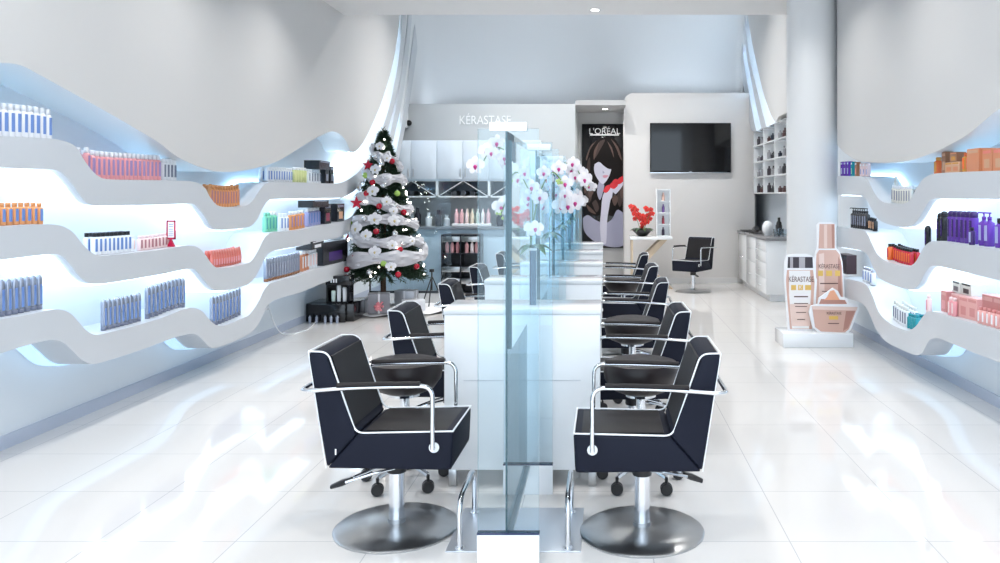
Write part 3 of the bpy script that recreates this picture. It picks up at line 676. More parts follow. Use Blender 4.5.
for i, (x, y, h_, r_) in enumerate(((2.62, 12.35, .26, .04), (2.66, 12.55, .20, .05), (2.55, 12.95, .17, .045), (2.6, 13.2, .14, .05))):
    m = MB(); m.lathe([(r_, 0), (r_, h_*.7), (r_*.5, h_*.8), (r_*.5, h_)], 14)
    tag(m.build('black_canister', black_pl, loc=(x, y, .9005)), 'black canister among the tools against the wall on the drawer counter', 'bottle', 'black canisters on the drawer counter')
# ------------------------------------------------------------------ back-left cabinets
t = thing('wall_cabinets', 'pale gloss wall cabinets over diagonal cubbies on the back left wall', 'cabinet', (0, 0, 0))
blue_gloss = mat('pale_blue_gloss', (.66, .74, .82), .10, coat=.4)
X0, X1 = -3.50, -1.02
m = MB(); m.box(X0, 13.05, 1.72, X1, 13.495, 2.37, .003); m.build('carcass', blue_gloss, t)
nx = 6; dw = (X1-X0)/nx
for k in range(nx):
    m = MB(); m.box(X0+k*dw+.004, 13.03, 1.75, X0+(k+1)*dw-.004, 13.05, 2.365, .002); d_ = m.build('door', blue_gloss, t)
    m = MB(); hx = X0+(k+1)*dw-.04 if k % 2 == 0 else X0+k*dw+.04
    m.tube([(hx, 13.02, 1.79), (hx, 13.02, 1.92)], .006, 6); m.build('handle', steel, d_)
m = MB(); m.box(X0, 13.05, 1.46, X1, 13.495, 1.485); m.box(X0, 13.47, 1.485, X1, 13.495, 1.72)
for k in range(4): m.box(X0+k*(X1-X0)/3-(.02 if k else 0), 13.05, 1.46, X0+k*(X1-X0)/3+.02, 13.47, 1.72)
m.build('cubby_frame', white_gloss, t)
m = MB(); m.box(X0+.02, 13.462, 1.486, X1-.02, 13.4695, 1.718); m.build('cubby_backing', mat('smoky_blue_backing', (.16, .20, .26), .4), t)
for k in range(3):
    a = X0+k*(X1-X0)/3+.02; b_ = X0+(k+1)*(X1-X0)/3-.02
    m = MB()
    for (xa, xb) in ((a, (a+b_)/2), (b_, (a+b_)/2)):
        m.prism([(xa, 1.485), (xa+(.02 if xb > xa else -.02), 1.485), (xb, 1.72), (xb-(.02 if xb > xa else -.02), 1.72)], lambda p, q, tt: (p, tt, q), 13.052, 13.468)
    m.build('diagonal_divider', white_gloss, t)
    for j in range(5):
        m = MB(); m.tube([(0, 0, 0), (0, .36, 0)], .042, 10)
        xx = a+.09+j*(b_-a-.18)/4; zz = 1.53
        o = m.build('rolled_towel', mat('charcoal_towel', (.06, .07, .085), .9, bump=.5, bscale=90), loc=(xx, 13.09, zz-.003)); tag(o, 'charcoal rolled towel in the diagonal cubbies under the wall cabinets', 'towel', 'rolled towels in the diagonal cubbies')
t = thing('back_counter', 'pale blue back counter below the open shelf behind the Christmas tree', 'counter', (0, 0, 0))
m = MB(); m.box(X0, 12.9, 0, -.8, 13.495, .96, .004); m.build('body', mat('pale_blue_panel', (.50, .64, .76), .35), t)
m = MB(); m.box(X0, 12.86, .96, -.78, 13.495, 1.0, .003); m.build('worktop', mat('slate_top', (.25, .28, .32), .3), t)
m = MB(); m.box(0, 0, 0, .62, .2, .05, .01); tag(m.build('bottle_tray', white_gloss, loc=(-2.42, 12.95, 1.0005)), 'white tray of colour bottles on the back counter', 'tray')
bc = [(.80, .55, .60), (.75, .45, .5), (.85, .70, .72), (.80, .72, .6), (.6, .75, .7), (.85, .85, .85)]
for i in range(14):
    m = MB(); m.lathe([(.026, 0), (.028, .15), (.01, .19), (.01, .23)], 10); c_ = bc[i % 6]
    tag(m.build('colour_bottle', mat('colour_bottle_%d' % (i % 6), c_, .3), loc=(-2.36+.084*(i % 7), 13.0+.08*(i//7), 1.051)), 'pale bottle with a thin nozzle in the tray on the back counter', 'bottle', 'bottles in the back counter tray')
for i, (x, y, h_, c_) in enumerate(((-3.25, 13.1, .26, (.03, .03, .04)), (-3.1, 13.15, .20, (.5, .55, .6)), (-2.98, 13.05, .30, (.02, .02, .03)), (-2.82, 13.1, .22, (.75, .8, .85)), (-2.66, 13.1, .26, (.05, .06, .08)), (-2.55, 13.2, .18, (.7, .75, .8)), (-1.68, 13.1, .22, (.03, .03, .05)), (-1.5, 13.1, .2, (.6, .65, .7)), (-1.3, 13.1, .25, (.04, .04, .05)))):
    m = MB(); m.lathe([(.05, 0), (.055, h_*.6), (.03, h_*.75), (.03, h_)], 14)
    dark = c_[0] < .2
    tag(m.build('back_counter_bottle', mat('back_bottle_%d' % i, c_, .3), loc=(x, y, 1.0005)), ('dark' if dark else 'pale')+' stout canister standing on the back counter against the wall', 'bottle', ('dark' if dark else 'pale')+' canisters on the back counter')
# dark retail stand
t = thing('retail_stand', 'black shelf stand with silver header strips in front of the back counter', 'shelf unit', (-2.19, 12.45, 0))
m = MB(); m.box(-.30, .28, 0, .30, .30, .90)
for x in (-.30, -.012, .285): m.box(x, 0, 0, x+.015, .28, .90)
for z in (0, .22, .40, .60, .885): m.box(-.285, 0, z, .285, .28, z+.016)
m.build('frame', mat('black_laminate', (.02, .02, .028), .3), t)
for z in (.79, .33, .15):
    for x in (-.285, .01):
        m = MB(); m.box(x, -.012, z, x+.27, 0, z+.08, .002); m.build('header_strip', steel, t)
for k, (x, c_) in enumerate(((-.22, 'pink'), (-.14, 'pink'), (-.06, 'rose'), (.08, 'pink'), (.16, 'white'), (.23, 'pink'))):
    cc = {'pink': (.80, .42, .45), 'rose': (.72, .30, .34), 'white': (.85, .75, .76)}[c_]
    m = MB(); m.lathe([(.028, 0), (.030, .12), (.016, .15), (.014, .165)], 12)
    tag(m.build('shampoo_bottle', mat('stand_'+c_, cc, .3), loc=(-2.19+x, 12.52, .6165)), c_+' bottle on the upper shelf of the black retail stand', 'bottle', c_+' bottles on the black retail stand')
# glass screen behind the tree
t = thing('glass_screen', 'low clear glass screen with thin dark frame behind the Christmas tree', 'screen', (-3.205, 11.2, 0))
m = MB(); m.box(0, -.005, .19, 1.1, .005, 1.72); m.build('pane', glass, t)
m = MB(); m.box(-.012, -.012, 0, .006, .012, 1.74); m.box(0, -.012, .16, 1.1, .012, .19); m.build('frame', mat('dark_bronze', (.06, .07, .08), .4), t)
# ------------------------------------------------------------------ products on the wavy shelves
def zat(curve, y):
    pts = sorted(curve)
    best = curve[0][1]
    for a, b in zip(curve, curve[1:]):
        if min(a[0], b[0]) <= y <= max(a[0], b[0]) and abs(b[0]-a[0]) > 1e-6:
            t = (y-a[0])/(b[0]-a[0]); return a[1]*(1-t)+b[1]*t
    return best
def prod_mesh(kind, h, r, cols):
    """product facing local +x; cols: body, cap, label"""
    m = MB(); body, cap, lab = cols
    def rot_lathe(prof, seg=14): m.lathe(prof, seg)
    if kind == 'bottle':       # straight bottle with shoulder and cap
        m.mi = 0; m.lathe([(r*.92, 0), (r, .004), (r, h*.74), (r*.55, h*.82)], 14)
        m.mi = 1; m.lathe([(r*.6, h*.80), (r*.62, h*.98), (r*.5, h)], 12)
    elif kind == 'spray':      # aerosol can with domed cap
        m.mi = 0; m.lathe([(r, 0), (r, h*.78), (r*.85, h*.81)], 14)
        m.mi = 1; m.lathe([(r*.88, h*.80), (r*.88, h*.93), (r*.6, h*.99), (r*.2, h)], 14)
    elif kind == 'tube':       # upright tube, flat crimped end up, cap down
        m.mi = 1; m.lathe([(r*.8, 0), (r*.8, h*.14)], 14)
        m.mi = 0
        rings = []
        for i in range(6):
            u = i/5; z = h*.14+h*.86*u; rr = r*(1-.85*u**2.2)
            rings.append([m.bm.verts.new((rr*math.cos(2*PI*k/14), r*(1+.12*u)*math.sin(2*PI*k/14), z)) for k in range(14)])
        for a, b in zip(rings, rings[1:]):
            for k in range(14): m.face([a[k], a[(k+1) % 14], b[(k+1) % 14], b[k]], True)
        m.face(rings[0][::-1]); m.face(rings[-1])
    elif kind == 'round':      # tall tube with a rounded top
        m.mi = 0; m.lathe([(r, h*.12), (r, h*.86), (r*.86, h*.94), (r*.5, h*.985), (r*.05, h)], 14)
        m.mi = 1; m.lathe([(r*.96, 0), (r*.96, h*.13)], 14)
    elif kind == 'pump':
        m.mi = 0; m.lathe([(r, 0), (r, h*.66), (r*.4, h*.72), (r*.35, h*.78)], 14)
        m.mi = 1; m.lathe([(r*.42, h*.76), (r*.42, h*.84), (r*.15, h*.85), (r*.15, h*.93)], 10)
        m.tube([(-r*.3, 0, h*.95), (r*1.1, 0, h*.96), (r*1.3, 0, h*.92)], r*.17, 6)
    elif kind == 'jar':
        m.mi = 0; m.lathe([(r*.9, 0), (r, .005), (r, h*.6)], 16)
        m.mi = 1; m.lathe([(r*1.03, h*.6), (r*1.03, h*.97), (r*.95, h)], 16)
    elif kind == 'box':
        hx = min(r*.7, .085); m.mi = 0; m.box(-hx, -r, 0, hx, r, h, .0015, 1)
        m.mi = 1; m.box(hx, -r*.8, h*.80, hx+.0008, r*.8, h*.93)
    # vertical label wrapped on the aisle side
    if lab is not None:
        m.mi = 2
        if kind == 'box':
            m.box(hx, -r*.55, h*.15, hx+.0008, r*.55, h*.55)
        else:
            lo, hi = h*.16, h*(.60 if kind in ('pump', 'jar') else .72)
            if kind == 'jar': lo, hi = h*.1, h*.5
            if kind == 'tube': hi = h*.5
            R_ = r*1.012; prev = None
            for i in range(7):
                a = -.62+1.24*i/6
                row = [m.bm.verts.new((R_*math.cos(a), R_*math.sin(a), lo)), m.bm.verts.new((R_*math.cos(a), R_*math.sin(a), hi))]
                if prev: m.face([prev[0], row[0], row[1], prev[1]], True)
                prev = row
    bmesh.ops.recalc_face_normals(m.bm, faces=m.bm.faces)
    me = bpy.data.meshes.new(kind); m.bm.to_mesh(me); m.bm.free()
    for c in (body, cap, lab or body): me.materials.append(c)
    return me
def pm(n, c, rough=.3, metal=0): return mat('product_'+n, c, rough, metal)
WH = pm('white', (.86, .88, .92)); BL = pm('blue_print', (.16, .28, .62)); PK = pm('pink', (.80, .35, .38)); PKd = pm('violet_print', (.36, .26, .50))
OR_ = pm('orange', (.74, .33, .13)); ORd = pm('rust_print', (.45, .20, .22)); CO = pm('coral', (.76, .21, .17)); GN = pm('mint_green', (.24, .68, .48)); GNd = pm('green_print', (.10, .45, .45))
YE = pm('lime_yellow', (.74, .78, .38)); LV = pm('lavender_blue', (.38, .40, .68)); SV = pm('silver', (.42, .46, .56), .25, .6); GY = pm('grey_print', (.20, .22, .30)); BK = pm('black', (.012, .012, .016), .25)
WN = pm('wine', (.25, .02, .06)); PKL = pm('pale_pink', (.86, .66, .66)); PU = pm('purple', (.14, .04, .42), .22); PUd = pm('dark_violet', (.05, .02, .14), .22); RD = pm('red', (.55, .02, .04), .2)
RO = pm('red_orange', (.78, .16, .04), .2); AM = pm('amber', (.60, .28, .05), .2); BRN = pm('bronze_brown', (.30, .13, .06), .35); PEA = pm('peach_carton', (.66, .26, .13), .4); TAN = pm('tan_carton', (.62, .36, .22), .4)
TE = pm('teal', (.02, .30, .36), .2); CL = pm('champagne', (.78, .77, .72), .25, .1); PBX = pm('rose_carton', (.66, .27, .26), .4); PBL = pm('light_rose_carton', (.78, .42, .40), .4); CHO = pm('dark_chocolate', (.04, .012, .015), .3)
def row(side, curve, px0, px1, kind, name, h, r, cols, label, group, pitch=None, depth=.09, ranks=1, rankgap=None, yjit=0, cat='bottle', dz=0):
    """stand products along a level of a shelf; px0..px1 measured edges of the run"""
    xf = XLF-depth if side < 0 else XRF+depth
    ya = abs(xf)*F/abs(px0-VX); yb = abs(xf)*F/abs(px1-VX)
    if ya > yb: ya, yb = yb, ya
    if group is None: ya = (ya+yb)/2-r; yb = ya+2*r
    pitch = pitch or 2*r*1.08; n = max(1, int((yb-ya-2*r)/pitch+1.001)) if kind != 'single' else 1
    me = prod_mesh(kind, h, r, cols); tot = []
    zs_ = sorted(zat(curve, ya+r+i*pitch) for i in range(n)); lvl = zs_[len(zs_)//2] if n > 3 else None
    for q in range(ranks):
        x = xf+(side)*q*(rankgap or 2*r*1.15)
        for i in range(n):
            y = ya+r+i*pitch
            z = zat(curve, y)
            if lvl is not None and abs(z-lvl) > .014: continue
            z = max(z, zat(curve, y-r*.7), zat(curve, y+r*.7)) if r < .035 else z
            o = bpy.data.objects.new(name, me); C.objects.link(o); o.location = (x, y, z+.0005+dz)
            o.rotation_euler = (0, 0, (0 if side < 0 else PI)+random.uniform(-.1, .1))
            tag(o, label, cat, group if n*ranks > 1 else None); tot.append(o)
    return tot
L, R = -1, 1
# left, top shelf
row(L, cT1, -44, 51, 'bottle', 'shampoo_bottle', .185, .023, (WH, WH, BL), 'white bottle with blue lettering at the near end of the top left shelf', 'white bottles at the near end of the top left shelf', .051, ranks=2)
row(L, cT1, 84, 160, 'bottle', 'shampoo_bottle', .185, .023, (PK, WH, PKd), 'pink bottle with white cap in the long row on the top left shelf', 'pink bottles on the top left shelf', .052, ranks=2)
row(L, cT1, 161, 178, 'spray', 'spray_can', .165, .023, (WH, WH, GY), 'white and grey can at the far end of the pink bottle row', 'white and grey cans beside the pink bottles', .05)
row(L, cT1, 209, 245, 'bottle', 'shampoo_bottle', .185, .022, (OR_, OR_, ORd), 'orange bottle in the lowest dip of the top left shelf', 'orange bottles in the dip of the top left shelf', .05, ranks=2)
row(L, cT1, 266, 292, 'spray', 'spray_can', .15, .024, (WH, WH, BL), 'white and blue can right of the dip on the top left shelf', 'white and blue cans beyond the dip of the top left shelf', .065, ranks=2)
row(L, cT1, 293, 306, 'spray', 'spray_can', .165, .026, (YE, WH, YE), 'lime yellow can on the far part of the top left shelf', 'lime yellow cans on the top left shelf', .075)
row(L, cT1, 307, 320, 'bottle', 'shampoo_bottle', .155, .026, (WH, WH, GY), 'white bottle under the black box on the top left shelf', 'white bottles under the black box on the top left shelf', .085)
row(L, cT1, 322, 333, 'box', 'carton', .20, .06, (BK, GY, GY), 'upright black carton at the far end of the top left shelf', 'upright black cartons on the top left shelf', .17, depth=.08, cat='box')
row(L, cT1, 310, 324, 'box', 'carton', .10, .22, (BK, GY, BK), 'flat black carton lying on top of the white bottles', None, depth=.09, cat='box', dz=.157)
# left, middle shelf
row(L, cT2, -30, 46, 'bottle', 'small_bottle', .125, .021, (OR_, OR_, BL), 'small orange bottle at the near end of the middle left shelf', 'small orange bottles on the middle left shelf', .050, ranks=1)
row(L, cT2, 92, 130, 'bottle', 'small_bottle', .145, .021, (WH, BK, BL), 'white bottle with black cap on the middle left shelf', 'black-capped white bottles on the middle left shelf', .047, ranks=2)
row(L, cT2, 131, 136, 'bottle', 'small_bottle', .11, .018, (WH, WH, PKL), 'small white bottle between black-capped and pale pink ones', 'small white bottles on the middle left shelf', .045)
row(L, cT2, 138, 171, 'bottle', 'small_bottle', .105, .02, (PKL, PKL, ORd), 'small pale pink bottle left of the red framed sign', 'small pale pink bottles on the middle left shelf', .047)
row(L, cT2, 211, 245, 'tube', 'cream_tube', .145, .022, (CO, CO, PK), 'coral tube in the lowest dip of the middle left shelf', 'coral tubes in the dip of the middle left shelf', .046, ranks=2)
row(L, cT2, 264, 270, 'bottle', 'shampoo_bottle', .19, .026, (GN, GN, GNd), 'mint green bottle beside the dip, nearer pair on the middle left shelf', 'nearer mint green bottles on the middle left shelf', .075)
row(L, cT2, 270, 278, 'bottle', 'shampoo_bottle', .20, .03, (GN, WH, GNd), 'mint green bottle with white cap on the middle left shelf', 'white-capped mint green bottles on the middle left shelf', .075)
row(L, cT2, 279, 288, 'bottle', 'shampoo_bottle', .18, .026, (WH, WH, BL), 'white and blue bottle between the green and orange ones on the middle left shelf', 'white bottles between the green and orange ones', .08)
row(L, cT2, 289, 305, 'bottle', 'shampoo_bottle', .195, .028, (OR_, WH, PKd), 'orange bottle at the far part of the middle left shelf', 'orange bottles on the far part of the middle left shelf', .085)
row(L, cT2, 306, 319, 'bottle', 'shampoo_bottle', .20, .03, (LV, WH, BL), 'lavender blue bottle next to the black cartons on the middle left shelf', 'lavender bottles on the middle left shelf', .085)
row(L, cT2, 319, 330, 'box', 'carton', .23, .10, (BK, GY, WN), 'upright black carton with wine red mark on the middle left shelf', 'black cartons with wine red mark on the middle left shelf', .24, depth=.08, cat='box')
row(L, cT2, 330, 338, 'box', 'carton', .215, .12, (BK, GY, TAN), 'farthest black carton on the middle left shelf by the tree', None, depth=.08, cat='box')
row(L, cT2, 306, 321, 'box', 'carton', .08, .24, (BK, GY, BK), 'flat black carton lying on the lavender bottles', None, cat='box', dz=.202)
# left, bottom shelf
row(L, cT3, -30, 43, 'round', 'foam_can', .205, .0185, (SV, GY, BL), 'tall silver tube with rounded top at the near end of the bottom left shelf', 'silver tubes at the near end of the bottom left shelf', .050)
row(L, cT3, 102, 143, 'round', 'foam_can', .205, .018, (SV, GY, BL), 'tall silver tube with rounded top in the first dip of the bottom left shelf', 'silver tubes in the first dip of the bottom left shelf', .050)
row(L, cT3, 146, 184, 'round', 'foam_can', .235, .018, (SV, GY, BL), 'taller silver tube at the far end of the first dip of the bottom left shelf', 'taller silver tubes on the bottom left shelf', .055)
row(L, cT3, 211, 243, 'round', 'foam_can', .255, .020, (SV, GY, BL), 'tall silver tube in the second, lowest dip of the bottom left shelf', 'silver tubes in the lowest dip of the bottom left shelf', .062)
row(L, cT3, 265, 300, 'round', 'foam_can', .235, .024, (SV, BRN, GY), 'grey rounded tube beyond the last dip of the bottom left shelf', 'grey tubes beyond the last dip of the bottom left shelf', .068)
row(L, cT3, 300, 308, 'bottle', 'shampoo_bottle', .22, .028, (PEA, WH, WH), 'peach and white bottle beside the black cartons on the bottom left shelf', 'peach bottles on the bottom left shelf', .08)
row(L, cT3, 308, 316, 'bottle', 'shampoo_bottle', .22, .028, (WH, WH, PKL), 'white bottle just before the big black carton on the bottom left shelf', 'white bottles before the big black carton', .09)
row(L, cT3, 317, 340, 'box', 'carton', .27, .37, (BK, BK, PUd), 'big black carton at the far end of the bottom left shelf', None, depth=.10, cat='box')
row(L, cT3, 302, 318, 'box', 'carton', .09, .25, (BK, WH, WH), 'flat black and white carton lying on the bottles of the bottom left shelf', None, cat='box', dz=.222)
# red framed sign
sy = 6.18
t = thing('shelf_sign', 'small red framed sign standing on the middle left shelf', 'sign', (-3.27, sy, zat(cT2, sy)+.0005))
m = MB()
for (a, b, c_, d_) in ((-.034, .055, .034, .068), (-.034, .188, .034, .2), (-.034, .055, -.024, .2), (.024, .055, .034, .2)): m.box(a, -.004, b, c_, .004, d_)
m.prism([(-.028, 0), (.028, 0), (.0, .055)], lambda a, b, tt: (a, tt, b), -.012, .012); m.build('frame', pm('crimson', (.55, .01, .06)), t)
m = MB(); m.box(-.024, -.002, .068, .024, .002, .188); m.build('card', WH, t)
m = MB()
for z in (.085, .10, .115, .13, .15, .165): m.box(-.016, -.0026, z, .016, -.002, z+.004)
m.build('print', pm('blue_print2', (.2, .2, .45)), t)
# right, top shelf
row(R, rT1, 851, 840, 'box', 'carton', .15, .035, (PU, LV, LV), 'slim purple carton at the far end of the top right shelf', 'slim purple cartons on the top right shelf', .11, depth=.07, cat='box')
row(R, rT1, 856, 851, 'box', 'carton', .145, .03, (TE, WH, GN), 'slim teal carton on the top right shelf', None, .1, depth=.07, cat='box')
row(R, rT1, 860, 855.5, 'box', 'carton', .14, .03, (BRN, WH, CO), 'slim brown carton on the top right shelf', None, .1, depth=.07, cat='box')
row(R, rT1, 869, 860, 'box', 'carton', .125, .025, (PKL, WH, LV), 'pale slim carton beside the dip of the top right shelf', 'pale slim cartons on the top right shelf', .09, depth=.07, cat='box')
row(R, rT1, 912, 889, 'bottle', 'clear_bottle', .15, .021, (CL, WH, GY), 'silvery champagne bottle in the dip of the top right shelf', 'champagne bottles in the dip of the top right shelf', .058, ranks=2)
row(R, rT1, 898, 894, 'bottle', 'clear_bottle', .20, .02, (CL, CL, WH), 'tallest silvery bottle in the dip of the top right shelf', None, .08, depth=.15)
row(R, rT1, 941.5, 936, 'bottle', 'oil_bottle', .135, .034, (RO, AM, AM), 'red orange bottle at the far end of the orange cartons on the top right shelf', None, depth=.08)
row(R, rT1, 950, 942, 'box', 'carton', .16, .042, (BRN, TAN, TAN), 'upright bronze carton on the top right shelf', 'upright bronze cartons on the top right shelf', .088, depth=.09, cat='box')
row(R, rT1, 964, 948, 'box', 'carton', .075, .055, (TAN, AM, PEA), 'low tan carton on the top right shelf', 'low tan cartons on the top right shelf', .115, depth=.07, cat='box')
row(R, rT1, 961, 949, 'box', 'carton', .07, .05, (BRN, PEA, AM), 'bronze carton stacked on the low tan cartons', 'stacked bronze cartons on the top right shelf', .105, depth=.07, cat='box', dz=.076)
row(R, rT1, 976, 963, 'bottle', 'oil_bottle', .135, .028, (AM, RO, RO), 'amber bottle between cartons on the top right shelf', 'amber bottles on the top right shelf', .06, depth=.07)
row(R, rT1, 987, 976, 'box', 'carton', .155, .085, (PEA, TAN, PEA), 'large peach carton on the top right shelf', None, depth=.09, cat='box')
row(R, rT1, 1040, 988, 'box', 'carton', .145, .075, (PEA, CO, TAN), 'peach carton at the near end of the top right shelf', 'near peach cartons on the top right shelf', .16, depth=.10, cat='box')
# right, middle shelf
row(R, rT2, 868, 852, 'pump', 'pump_bottle', .21, .028, (BK, BK, GY), 'black pump bottle on the far end of the middle right shelf', 'black pump bottles on the middle right shelf', .072, depth=.08)
row(R, rT2, 876, 868, 'bottle', 'hair_serum', .12, .024, (BK, BK, TAN), 'short black bottle by the dip of the middle right shelf', 'short black bottles on the middle right shelf', .06, depth=.10, dz=.0)
row(R, rT2, 912, 888, 'bottle', 'hair_serum', .135, .023, (RD, BK, RO), 'red bottle with dark cap in the dip of the middle right shelf', 'red bottles in the dip of the middle right shelf', .052, ranks=2)
row(R, rT2, 893, 887, 'bottle', 'hair_serum', .14, .025, (RO, BK, RD), 'red orange bottle at the far end of the red ones in the dip', None, depth=.05)
row(R, rT2, 932, 924, 'round', 'black_flacon', .17, .024, (BK, BK, PUd), 'single black bottle standing alone at the far end of the purple bottles', None, depth=.04, dz=-.0)
row(R, rT2, 946, 939, 'spray', 'purple_bottle', .225, .030, (BK, BK, PUd), 'tall black bottle behind the purple row on the middle right shelf', 'tall black bottles by the purple row', .065, depth=.10)
row(R, rT2, 976, 946, 'spray', 'purple_bottle', .225, .031, (PU, PUd, PUd), 'tall purple bottle on the middle right shelf', 'tall purple bottles on the middle right shelf', .072, depth=.09)
row(R, rT2, 992, 977, 'pump', 'purple_bottle', .23, .033, (PU, PU, LV), 'purple pump bottle on the middle right shelf', 'purple pump bottles on the middle right shelf', .08, depth=.08)
row(R, rT2, 1045, 993, 'bottle', 'purple_bottle', .19, .030, (PU, BK, LV), 'purple bottle with black cap at the near end of the middle right shelf', 'near purple bottles on the middle right shelf', .072, depth=.08)
row(R, rT2, 975, 969, 'bottle', 'purple_bottle', .12, .02, (PUd, BK, LV), 'short dark violet bottle in front of the purple row', None, depth=.03)
# right, bottom shelf
row(R, rT3, 861, 842, 'box', 'carton', .20, .075, (CHO, BK, CHO), 'dark chocolate carton on the far end of the bottom right shelf', 'dark chocolate cartons on the bottom right shelf', .16, depth=.12, cat='box')
row(R, rT3, 874, 864, 'spray', 'small_bottle', .145, .026, (WH, SV, BL), 'small white bottle beside the chocolate cartons on the bottom right shelf', 'small white bottles by the chocolate cartons', .075, depth=.06)
row(R, rT3, 908, 889, 'bottle', 'small_bottle', .165, .022, (WH, CL, GY), 'white bottle in the dip of the bottom right shelf', 'white bottles in the dip of the bottom right shelf', .055, ranks=2, rankgap=.07)
row(R, rT3, 919, 908, 'bottle', 'small_bottle', .125, .025, (TE, TE, TE), 'teal bottle in the dip of the bottom right shelf', 'teal bottles in the dip of the bottom right shelf', .055, ranks=2)
row(R, rT3, 932, 926, 'bottle', 'small_bottle', .135, .022, (PKL, PKL, PK), 'lone pink bottle between the teal bottles and the pink cartons', None, depth=.03)
row(R, rT3, 952, 940, 'box', 'carton', .155, .055, (PBX, PBL, PK), 'rose pink carton at the far end of the bottom right shelf', 'far rose cartons on the bottom right shelf', .12, depth=.10, cat='box')
row(R, rT3, 983, 954, 'box', 'carton', .15, .065, (PBL, PBX, PBX), 'light rose carton in the middle of the bottom right shelf', 'light rose cartons on the bottom right shelf', .14, depth=.10, cat='box')
row(R, rT3, 979, 958, 'box', 'carton', .085, .08, (CL, BK, CHO), 'carton with a dark portrait picture stacked on the light rose cartons', 'portrait cartons on the bottom right shelf', .165, depth=.16, cat='box', dz=.151)
row(R, rT3, 1050, 984, 'box', 'carton', .19, .07, (PBX, PBL, PBL), 'rose pink carton at the near end of the bottom right shelf', 'near rose cartons on the bottom right shelf', .15, depth=.12, cat='box')
row(R, rT3, 956, 948, 'bottle', 'small_bottle', .13, .022, (PK, PKL, PKL), 'pink bottle in front of the far rose cartons', 'pink bottles in front of the rose cartons', .06, depth=.035)
row(R, rT3, 1010, 978, 'bottle', 'small_bottle', .11, .020, (PBL, PBX, WH), 'pale rose bottle in front of the near rose cartons', 'pale rose bottles in front of the near cartons', .062, depth=.04)
# ------------------------------------------------------------------ Christmas tree
TX, TY = -2.865, 10.6
def tclamp(v):
    v = Vector(v); v.x = max(v.x, XLF+.012-TX+.3*max(0, 0)); return v
t = thing('christmas_tree', 'Christmas tree with white ribbon and lights in the far left corner', 'Christmas tree', (TX, TY, 0))
m = MB(); m.lathe([(.035, .0), (.035, 1.0), (.012, 2.25)], 12); m.build('trunk', mat('tree_bark', (.10, .06, .04), .8), t)
needle = mat('pine_needle', (.018, .048, .024), .6, vary=.5, vscale=12)
m = MB(); H0, H1, RB = .46, 2.30, .53
def tree_r(z): return RB*(1-(z-H0)/(H1-H0))**.85+.02
for i in range(1500):
    u = random.random()**1.35; z = H0+(H1-H0)*u*.985; a = i*2.39996; R_ = tree_r(z)*random.uniform(.82, 1.06)
    d = Vector((math.cos(a), math.sin(a), 0)); p0 = Vector((0, 0, z+.08)); p1 = d*R_+Vector((0, 0, z-.05*R_/RB))
    n = 24
    for j in range(n):
        v = .35+.65*(j+random.random())/n; q = p0.lerp(p1, v)
        dr = (d+Vector((random.uniform(-1, 1), random.uniform(-1, 1), random.uniform(-.8, .8)))).normalized()
        s = dr.cross(Vector((random.random(), random.random(), random.random()))).normalized()*.009
        e = q+dr*random.uniform(.04, .075)
        m.face([m.bm.verts.new(tclamp(q-s)), m.bm.verts.new(tclamp(q+s)), m.bm.verts.new(tclamp(e))])
for j in range(120):
    z = random.uniform(2.1, 2.36); a = random.random()*6.28; q = Vector((0, 0, z)); dr = Vector((math.cos(a), math.sin(a), .9)).normalized(); s = Vector((-dr.y, dr.x, 0))*.008
    m.face([m.bm.verts.new(q-s), m.bm.verts.new(q+s), m.bm.verts.new(q+dr*.06)])
m.build('needles', needle, t, norm=False)
ribm = mat('silver_white_ribbon', (.56, .56, .60), .6, bump=.3, bscale=60)
def ribbon_swag(z0, z1, a0, a1, wd, lab, extra=.03):
    m = MB(); n = 90; prev = None
    for i in range(n+1):
        u = i/n; a = a0+(a1-a0)*u; z = z0+(z1-z0)*u+.03*math.sin(u*9+z0*7)
        R_ = tree_r(z)+extra+.018*math.sin(u*34+z0*3)
        c = Vector((math.cos(a), math.sin(a), 0)); row_ = []
        for k in range(6):
            v = k/5-.5; rr = R_+.03*math.cos(v*PI)+.012*math.sin(v*14+u*40)
            row_.append(m.bm.verts.new(tclamp((c.x*rr, c.y*rr, z+v*wd*(1+.25*math.sin(u*23))))))
        if prev:
            for k in range(5): m.face([prev[k], prev[k+1], row_[k+1], row_[k]], True)
        prev = row_
    o = m.build('ribbon_garland', ribm, norm=False); o.location = (TX, TY, 0); return tag(o, lab, 'garland')
ribbon_swag(2.08, 1.88, -2.7, .2, .12, 'white ribbon garland around the very top of the Christmas tree')
ribbon_swag(1.80, 1.66, -3.6, .3, .13, 'white ribbon garland around the upper part of the Christmas tree')
ribbon_swag(1.50, 1.30, -3.6, .4, .14, 'white ribbon garland around the upper middle of the Christmas tree', .02)
ribbon_swag(1.24, 1.12, -3.4, .5, .12, 'white ribbon garland around the middle of the Christmas tree')
ribbon_swag(1.02, .84, -3.2, .5, .14, 'white ribbon garland around the lower middle of the Christmas tree')
ribbon_swag(.60, .80, -3.3, .6, .17, 'widest white ribbon garland draped near the bottom of the Christmas tree', .05)
def on_tree(z, a, out=.03): r_ = tree_r(z)+out; return (TX+r_*math.cos(a), TY+r_*math.sin(a), z)
bal = {'red': mat('red_bauble', (.45, .01, .03), .12), 'silver': mat('silver_bauble', (.75, .77, .80), .15, .8), 'green': mat('lime_bauble', (.35, .55, .12), .2)}
